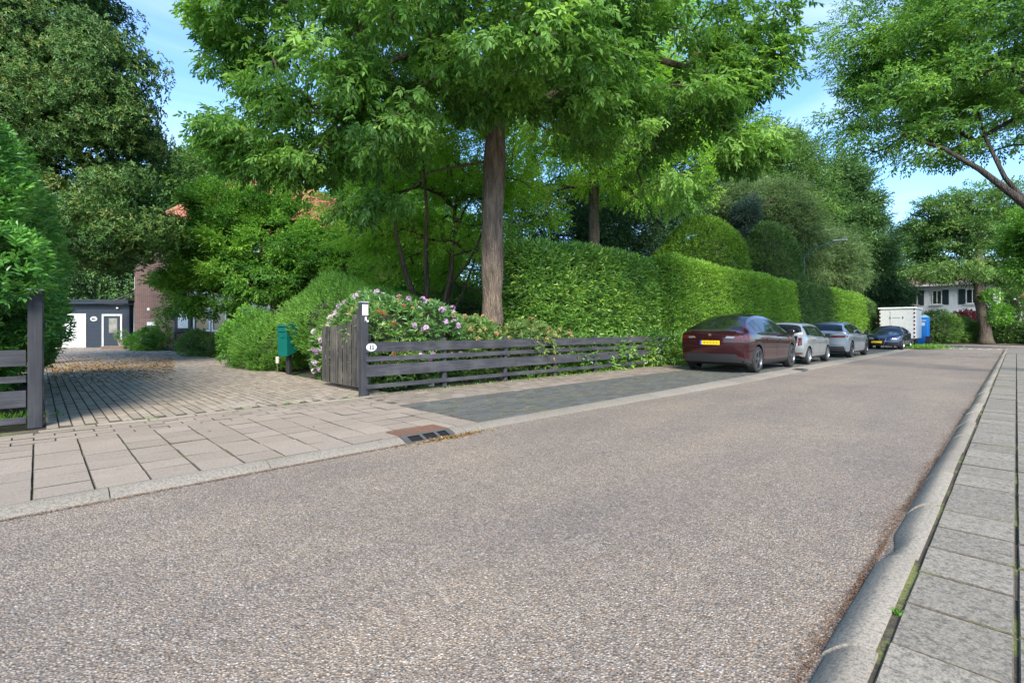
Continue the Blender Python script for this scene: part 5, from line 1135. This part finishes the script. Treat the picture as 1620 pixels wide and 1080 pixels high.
    for q in gfaces:
        a, b_, c = (Vector(EV[i]) for i in q[:3]); nn_ = (b_-a).cross(c-a); nn_.normalize(); nz[q] = nn_
    sub('rear_window', lambda q, m_: isglass(q, m_) and abs(nz[q].x) < .62 and cyy(q) < tops[0][1]+.02, [M['car_glass']])
    if len(tops) > 2: sub('glass_roof', lambda q, m_: isglass(q, m_) and abs(nz[q].x) < .62 and tops[0][1]+.02 <= cyy(q) < tops[-1][0]-.02, [M['car_glass']])
    sub('windscreen', lambda q, m_: isglass(q, m_) and abs(nz[q].x) < .62 and cyy(q) >= tops[-1][0]-.02, [M['car_glass']])
    for s_ in (-1, 1):
        for (a, b_) in gl['side']: sub('side_window', lambda q, m_: isglass(q, m_) and abs(nz[q].x) >= .62 and cxx(q)*s_ > 0 and a-.04 < cyy(q) < b_+.04, [M['car_glass']])
    bvh = BVHTree.FromPolygons([Vector(v) for v in EV], EF)
    def patch(nm, corners, mat, mode, par=None, n1=8, n2=4, off=.006, thick=True, lab=None):
        """grid patch laid on the body: corners are (u,v) pairs bl, br, tr, tl; rear/front: (x,z); side: (y,z); wrap: (angle deg, z); top: (x,y)"""
        pts = []; A, B, C_, D = corners
        for j in range(n2+1):
            for i in range(n1+1):
                u, v = i/n1, j/n2; p = [(A[t]*(1-u)+B[t]*u)*(1-v)+(D[t]*(1-u)+C_[t]*u)*v for t in (0, 1)]
                if mode == 'rear': o, d = Vector((p[0], -1, p[1])), Vector((0, 1, 0))
                elif mode == 'front': o, d = Vector((p[0], L+1, p[1])), Vector((0, -1, 0))
                elif mode == 'right': o, d = Vector((2, p[0], p[1])), Vector((-1, 0, 0))
                elif mode == 'left': o, d = Vector((-2, p[0], p[1])), Vector((1, 0, 0))
                elif mode == 'top': o, d = Vector((p[0], p[1], 3)), Vector((0, 0, -1))
                else:
                    th = math.radians(p[0]); dv = Vector((math.sin(th), -math.cos(th), 0)); c0 = Vector((0, 1.0, p[1])) if mode == 'wraprear' else Vector((0, L-1.0, p[1]))
                    if mode == 'wrapfront': dv.y = -dv.y
                    o, d = c0+dv*3, -dv
                h = bvh.ray_cast(o, d)
                if h[0] is None: pts.append(None)
                else:
                    nn2 = h[1] if h[1].dot(d) < 0 else -h[1]; pts.append(h[0]+nn2*off)
        last = None
        for i in range(len(pts)):
            if pts[i] is None: pts[i] = last or next((q for q in pts if q is not None), Vector((0, 0, .5)))
            last = pts[i]
        f = [(j*(n1+1)+i, j*(n1+1)+i+1, (j+1)*(n1+1)+i+1, (j+1)*(n1+1)+i) for j in range(n2) for i in range(n1)]
        me_ = mkmesh(nm, [tuple(p) for p in pts], f, mat, smooth=True); o = obj(nm, me_, par or root)
        if lab: o['label'] = lab
        return o
    S['patches'](patch, root, S, L, W2)
    # wheels
    def wheel(sx, ay):
        cx = sx*(W2-.125); 
        t = MB(); w_ = .115; ri = R*S.get('rim', .70); t.lathe([(ri, -w_), (R-.03, -w_), (R-.006, -w_+.02), (R, -w_*.5), (R, w_*.5), (R-.006, w_-.02), (R-.03, w_), (ri, w_), (ri-.01, w_-.02)], 40, (cx, ay, R), 'x')
        wh_ = t.build('wheel', M['rubber'], root, smooth=True); wh_.data.set_sharp_from_angle(angle=math.radians(40))
        r_ = MB(); o_ = sx*(w_-.012)
        r_.lathe([(ri, sx*(w_-.004)), (ri-.018, sx*(w_-.0)), (ri-.03, sx*(w_-.03)), (ri-.035, -sx*w_*.5)], 36, (cx, ay, R), 'x')
        ns_ = S.get('spokes', 5)
        for k in range(ns_):
            th = 2*math.pi*k/ns_+.3
            for dth in ((-.11, .11) if S.get('twin') else (0,)):
                a0, a1 = th+dth*.5, th+dth*1.7; ra_, rb_ = .045, ri-.015; hw0, hw1 = (.016, .013) if S.get('twin') else (.03, .022)
                P0 = (math.cos(a0)*ra_, math.sin(a0)*ra_); P1 = (math.cos(a1)*rb_, math.sin(a1)*rb_); dx, dy = P1[0]-P0[0], P1[1]-P0[1]; l = math.hypot(dx, dy); nx, ny = -dy/l, dx/l
                q = [(P0[0]+nx*hw0, P0[1]+ny*hw0), (P1[0]+nx*hw1, P1[1]+ny*hw1), (P1[0]-nx*hw1, P1[1]-ny*hw1), (P0[0]-nx*hw0, P0[1]-ny*hw0)]
                if sx > 0: q = q
                v_ = [(cx+sx*(w_-.012+(.008 if i in (0, 3) else -.006)), ay+a, R+b_) for i, (a, b_) in enumerate(q)] + [(cx+sx*(w_-.06), ay+a, R+b_) for a, b_ in q]
                r_.add(v_, [(0, 1, 2, 3), (0, 4, 5, 1), (1, 5, 6, 2), (2, 6, 7, 3), (3, 7, 4, 0)])
        r_.lathe([(0, sx*(w_+.0)), (.03, sx*(w_+.0)), (.06, sx*(w_-.012)), (.07, sx*(w_-.05))], 20, (cx, ay, R), 'x')
        rm = r_.build('rim', S.get('rimmat', M['alloy']), wh_); 
        d_ = MB(); d_.lathe([(0, sx*(w_-.085)), (ri*.86, sx*(w_-.085)), (ri-.02, sx*(w_-.03))], 28, (cx, ay, R), 'x'); d_.build('brake_disc', M['dark_alloy'], wh_)
    for sx in (-1, 1):
        for ay in wy: wheel(sx, ay)
    # mirrors
    my = S['mirror'][0]; mz = S['mirror'][1]
    for sx in (-1, 1):
        b = MB(); q = MB().lathe([(.02, -.11), (.07, -.09), (.085, 0), (.07, .09), (.02, .11)], 12, axis='x')
        xb = W2-.02; b.add([(xx*1.0*1+sx*(xb+.13), yy*.8+my, zz_*.95+mz) for xx, yy, zz_ in q.V], q.F); mr = b.build('side_mirror', S.get('mirrormat', S['paint']), root, smooth=True)
        b = MB(); b.tube([(sx*(xb-.08), my+.02, mz-.07), (sx*(xb+.06), my, mz-.04)], .025, 8); b.build('mirror_arm', M['black_plastic'], mr)
        b = MB(); b.box((sx*(xb+.13), my-.068, mz), (.16, .006, .11), bev=.002); b.build('mirror_glass', M['car_glass'], mr)
    b = MB(); sy = S.get('fin', None)
    if sy: b.add([(-.02, sy, ztop(sy)-.01), (.02, sy, ztop(sy)-.01), (0, sy-.02, ztop(sy)+.07), (-.02, sy+.16, ztop(sy+.16)-.015), (.02, sy+.16, ztop(sy+.16)-.015)], [(0, 1, 2), (1, 4, 2), (4, 3, 2), (3, 0, 2)]); b.build('antenna', M['black_plastic'], root)
    return root
M['plate_mark'] = plain('faded_plate_mark', (0.42, 0.26, 0.02), .5, var=.3, scale=30)
def plate_patch(patch, root, x0, x1, z0, z1, mode, off=.018):
    p = patch('number_plate', [(x0, z0), (x1, z0), (x1, z1), (x0, z1)], M['plate'], mode, None, 4, 2, off)
    w = (x1-x0)*.09; 
    a, b_ = (x0, x0+w) if mode == 'rear' else (x1-w, x1)
    for k in range(5): c_ = x0+(x1-x0)*(.2+.155*k); patch('plate_mark', [(c_, z0+.03), (c_+(x1-x0)*.085, z0+.03), (c_+(x1-x0)*.085, z1-.03), (c_, z1-.03)], M['plate_mark'], mode, p, 1, 1, off+.0025)
    patch('plate_strip', [(a, z0), (b_, z0), (b_, z1), (a, z1)], M['plate_blue'], mode, p, 2, 2, off+.003)
def seams(patch, ys, z0, z1, body_side=('right', 'left'), w=.007):
    for sd_ in body_side:
        for y_ in ys: patch('door_seam', [(y_[0]-w, z0), (y_[0]+w, z0), (y_[1]+w, z1), (y_[1]-w, z1)], M['under'], sd_, None, 1, 8, .0015)
def handles(patch, ys, z, mat, w=.18):
    for sd_ in ('right', 'left'):
        for y_ in ys: patch('door_handle', [(y_, z), (y_+w, z+.005), (y_+w, z+.035), (y_, z+.03)], mat, sd_, None, 4, 2, .014)

def pt_tesla(patch, root, S, L, W2):
    patch('rear_bumper', [(-.80, .30), (.80, .30), (.66, .52), (-.66, .52)], M['black_plastic'], 'rear', None, 20, 5, .012)
    for s_ in (-1, 1): patch('rear_bumper', [(s_*66, .29), (s_*40, .29), (s_*36, .46), (s_*60, .36)], M['black_plastic'], 'wraprear', None, 6, 4, .010)
    plate_patch(patch, root, -.27, .27, .755, .865, 'rear')
    for s_ in (-1, 1):
        a = patch('tail_lamp', [(s_*22, .93), (s_*56, .885), (s_*60, 1.015), (s_*25, 1.005)], M['red_lens'], 'wraprear', None, 12, 4, .008)
        patch('reversing_lens', [(s_*22.5, .935), (s_*33, .925), (s_*35, .975), (s_*25, .98)], M['clear_lens'], 'wraprear', a, 6, 3, .011)
        patch('reflector', [(s_*.62, .44), (s_*.84, .44), (s_*.84, .47), (s_*.62, .47)], M['red_lens'], 'rear', None, 6, 1, .01)
    patch('spoiler', [(-.66, 1.115), (.66, 1.115), (.62, 1.135), (-.62, 1.135)], M['black_plastic'], 'rear', None, 12, 2, .02)
    patch('boot_seam', [(-.62, .70), (.62, .70), (.62, .707), (-.62, .707)], M['under'], 'rear', None, 10, 1, .002)
    patch('emblem', [(-.035, .99), (.035, .99), (.035, 1.05), (-.035, 1.05)], M['chrome'], 'rear', None, 1, 1, .005)
    seams(patch, [(1.42, 1.32), (2.45, 2.42), (3.52, 3.50)], .36, .93); handles(patch, [1.62, 2.62], .86, M['black_plastic'])
    for sd_ in ('right', 'left'): patch('sill_trim', [(1.35, .27), (3.4, .27), (3.4, .33), (1.35, .33)], M['black_plastic'], sd_, None, 12, 2, .008)
    for s_ in (-1, 1): patch('headlamp', [(s_*20, .62), (s_*48, .66), (s_*50, .76), (s_*24, .70)], M['clear_lens'], 'wrapfront', None, 8, 3, .008)
tesla = dict(kg=3, L=4.75, W=1.92, H=1.62, wroof=.575, R=.352, ax=(.93, 3.82), rim=.74, spokes=5, twin=True, rimmat=plain('graphite_alloy', (.2, .2, .21), .3, .9),
  top=([0, .12, .5, .9, 1.3, 1.9, 2.4, 3.0, 3.5, 3.9, 4.3, 4.6, 4.75], [1.11, 1.15, 1.305, 1.465, 1.575, 1.63, 1.615, 1.53, 1.29, 1.08, 1.0, .86, .72]),
  belt=([0, .5, 1.5, 2.5, 3.5, 4.0, 4.5, 4.75], [1.06, 1.09, 1.08, 1.04, 1.0, .97, .84, .68]),
  w=([0, .3, .9, 2.0, 3.4, 4.2, 4.75], [.86, .92, .955, .945, .955, .93, .80]),
  rear=([0, .3, .5, .75, 1.0, 1.12, 1.6], [.22, .09, .03, 0.0, .02, .0, .0]), front=([0, .3, .55, .7, 1.2], [.1, .03, 0, .03, .12]), rr=.17, rf=.34,
  glass=dict(top=[(.16, 1.28), (1.30, 2.55), (2.6, 3.82)], side=[(.86, 1.30), (1.36, 2.32), (2.40, 3.52)], top_black=[(1.28, 1.30), (2.55, 2.6)]),
  brk=[.16, 1.28, 1.30, 2.55, 2.6, 3.82, .86, 1.36, 2.32, 2.40, 3.52], mirror=(3.28, 1.09), paint=carpaint('dark_cherry_paint', (.040, .0045, .008), .45, .2), patches=pt_tesla, clad=False, low=.3)
tc = make_car(tesla, -6.10, 13.78, 'dark cherry red hatchback with a glass roof, nearest of the parked cars'); tc.scale = (1.05, 1.03, 1.06)

def pt_up(patch, root, S, L, W2):
    patch('tailgate_glass', [(-.52, .62), (.52, .62), (.57, 1.0), (-.57, 1.0)], M['car_glass'], 'rear', None, 12, 6, .0075)
    plate_patch(patch, root, -.26, .26, .40, .50, 'rear')
    for s_ in (-1, 1):
        patch('tail_lamp', [(s_*.58, .66), (s_*.71, .68), (s_*.69, .94), (s_*.58, .94)], M['red_lens'], 'rear', None, 5, 6, .012)
        patch('reflector', [(s_*.42, .37), (s_*.72, .38), (s_*.72, .42), (s_*.42, .41)], M['red_lens'], 'rear', None, 5, 1, .012)
    patch('rear_bumper', [(-.72, .26), (.72, .26), (.60, .34), (-.60, .34)], M['black_plastic'], 'rear', None, 10, 3, .012)
    patch('emblem', [(-.05, .83), (.05, .83), (.05, .93), (-.05, .93)], M['chrome'], 'rear', None, 2, 2, .014)
    seams(patch, [(.98, .92), (1.82, 1.80), (2.78, 2.76)], .36, .90); handles(patch, [1.08, 1.98], .83, M['black_plastic'], .15)
    for s_ in (-1, 1): patch('headlamp', [(s_*18, .60), (s_*44, .64), (s_*46, .80), (s_*22, .74)], M['clear_lens'], 'wrapfront', None, 8, 3, .008)
up = dict(kg=4, L=3.6, W=1.645, H=1.5, wroof=.58, R=.295, ax=(.56, 2.98), rim=.68, spokes=10, rimmat=M['alloy'],
  top=([0, .05, .16, .3, .6, 1.4, 2.1, 2.45, 2.8, 3.0, 3.35, 3.6], [1.02, 1.16, 1.36, 1.45, 1.49, 1.5, 1.46, 1.34, 1.10, 1.0, .92, .74]),
  belt=([0, .5, 1.5, 2.5, 3.0, 3.4, 3.6], [1.0, 1.0, .96, .93, .91, .84, .70]), w=([0, .3, .8, 2.4, 3.2, 3.6], [.77, .815, .82, .82, .80, .70]),
  rear=([0, .3, .5, .75, 1.0, 1.3, 1.5], [.12, .03, 0.0, .02, .04, .06, .02]), front=([0, .3, .5, .7, 1.2], [.08, .02, 0, .03, .1]), rr=.10, rf=.26,
  glass=dict(top=[(.0, .22), (2.2, 2.92)], side=[(.42, .86), (.92, 1.74), (1.82, 2.66)]), brk=[.22, 2.2, 2.92, .42, .86, .92, 1.74, 1.82, 2.66],
  mirror=(2.5, 1.0), paint=carpaint('silver_white_paint', (.30, .305, .30), .45, .28), patches=pt_up, fin=.45, mirrormat=M['black_plastic'], low=.28)
make_car(up, -5.88, 18.95, 'small silver white city hatchback with dark glass tailgate')

def pt_est(patch, root, S, L, W2):
    plate_patch(patch, root, -.26, .26, .70, .81, 'rear')
    for s_ in (-1, 1):
        patch('tail_lamp', [(s_*14, .87), (s_*50, .88), (s_*54, .97), (s_*14, .95)], M['red_lens'], 'wraprear', None, 12, 3, .008)
    patch('lamp_strip', [(-.30, .885), (.30, .885), (.30, .945), (-.30, .945)], M['red_lens'], 'rear', None, 6, 2, .008)
    patch('rear_bumper', [(-.84, .28), (.84, .28), (.78, .50), (-.78, .50)], M['black_plastic'], 'rear', None, 14, 4, .012)
    patch('boot_seam', [(-.66, .56), (.66, .56), (.66, .567), (-.66, .567)], M['under'], 'rear', None, 10, 1, .003)
    seams(patch, [(1.30, 1.2), (2.30, 2.27), (3.42, 3.40)], .36, .93); handles(patch, [1.45, 2.45], .87, S['paint'])
    for s_ in (-1, 1): patch('headlamp', [(s_*20, .62), (s_*48, .66), (s_*50, .76), (s_*24, .70)], M['clear_lens'], 'wrapfront', None, 8, 3, .008)
est = dict(L=4.75, W=1.88, H=1.60, wroof=.61, R=.355, ax=(.93, 3.85), rim=.74, spokes=5, twin=True, rimmat=M['dark_alloy'],
  top=([0, .08, .25, .5, .85, 1.3, 2.0, 2.7, 3.1, 3.5, 3.85, 4.3, 4.75], [1.06, 1.14, 1.28, 1.43, 1.53, 1.58, 1.60, 1.56, 1.44, 1.2, 1.04, .96, .74]),
  belt=([0, .5, 1.5, 2.5, 3.5, 4.0, 4.5, 4.75], [1.02, 1.05, 1.04, 1.0, .97, .94, .84, .70]), w=([0, .3, .9, 2.0, 3.4, 4.2, 4.75], [.87, .92, .94, .93, .94, .91, .80]),
  rear=([0, .3, .5, .75, 1.0, 1.3, 1.6], [.12, .05, .0, .02, .0, .0, .0]), front=([0, .3, .55, .7, 1.2], [.1, .03, 0, .03, .12]), rr=.14, rf=.32,
  glass=dict(top=[(.10, .58), (3.0, 3.8)], side=[(.62, 1.12), (1.18, 2.16), (2.24, 3.36)]), brk=[.10, .58, 3.0, 3.8, .62, 1.12, 1.18, 2.16, 2.24, 3.36],
  mirror=(3.2, 1.06), paint=carpaint('pale_blue_grey_paint', (.27, .30, .34), .5, .28), patches=pt_est, fin=.95, mirrormat=M['black_plastic'], low=.3)
make_car(est, -5.90, 24.55, 'pale blue-grey estate car with black lower bumper')

def pt_alfa(patch, root, S, L, W2):
    p = patch('number_plate', [(.02, .40), (.56, .40), (.56, .51), (.02, .51)], M['plate'], 'front', None, 4, 2, .03)
    patch('grille', [(-.05, .30), (.05, .30), (.20, .70), (-.20, .70)], M['under'], 'front', None, 4, 5, .010)
    patch('grille_frame', [(-.07, .28), (-.045, .28), (-.175, .72), (-.205, .72)], M['chrome'], 'front', None, 1, 5, .018); patch('grille_frame', [(.045, .28), (.07, .28), (.205, .72), (.175, .72)], M['chrome'], 'front', None, 1, 5, .018)
    patch('grille_frame', [(-.205, .70), (.205, .70), (.205, .725), (-.205, .725)], M['chrome'], 'front', None, 3, 1, .019)
    for s_ in (-1, 1):
        patch('headlamp', [(s_*24, .60), (s_*47, .60), (s_*52, .76), (s_*28, .70)], M['clear_lens'], 'wrapfront', None, 8, 4, .010)
        patch('air_intake', [(s_*.30, .26), (s_*.78, .27), (s_*.74, .38), (s_*.30, .38)], M['under'], 'front', None, 6, 2, .010)
        patch('tail_lamp', [(s_*30, .80), (s_*55, .80), (s_*55, .92), (s_*30, .92)], M['red_lens'], 'wraprear', None, 8, 3, .008)
    seams(patch, [(1.15, 1.08), (2.1, 2.07), (3.15, 3.13)], .36, .88); handles(patch, [2.25], .84, S['paint'])
alfa = dict(L=4.35, W=1.80, H=1.46, wroof=.58, R=.32, ax=(.78, 3.42), rim=.72, spokes=5, rimmat=M['alloy'],
  top=([0, .08, .3, .6, 1.0, 1.8, 2.3, 2.7, 3.1, 3.45, 3.9, 4.2, 4.35], [1.0, 1.1, 1.27, 1.37, 1.43, 1.46, 1.42, 1.28, 1.07, .98, .88, .78, .68]),
  belt=([0, .5, 1.5, 2.5, 3.2, 3.8, 4.2, 4.35], [.98, 1.0, .97, .93, .92, .85, .75, .64]), w=([0, .3, .8, 2.0, 3.2, 3.9, 4.35], [.82, .88, .90, .89, .90, .87, .74]),
  rear=([0, .3, .5, .75, 1.0, 1.3, 1.6], [.12, .05, .0, .02, .04, .0, .0]), front=([0, .3, .5, .65, 1.0], [.09, .02, 0, .03, .12]), rr=.16, rf=.38,
  glass=dict(top=[(.10, .50), (2.32, 3.2)], side=[(.55, 1.0), (1.05, 1.9), (1.97, 2.95)]), brk=[.10, .50, 2.32, 3.2, .55, 1.0, 1.05, 1.9, 1.97, 2.95],
  mirror=(2.85, 1.0), paint=carpaint('deep_navy_paint', (.008, .012, .045), .3, .25), patches=pt_alfa, low=.28)
make_car(alfa, -5.62, 40.9, 'dark navy hatchback facing the camera with a triangular grille', flip=True)
x, y = G(1630, 45); bpy_c = dict(alfa); bpy_c['paint'] = carpaint('blackish_paint', (.012, .014, .02), .3, .25)
make_car(bpy_c, 1.9, 55.0, 'dark car cut off by the right edge in front of the far hedge', name='parked_car')
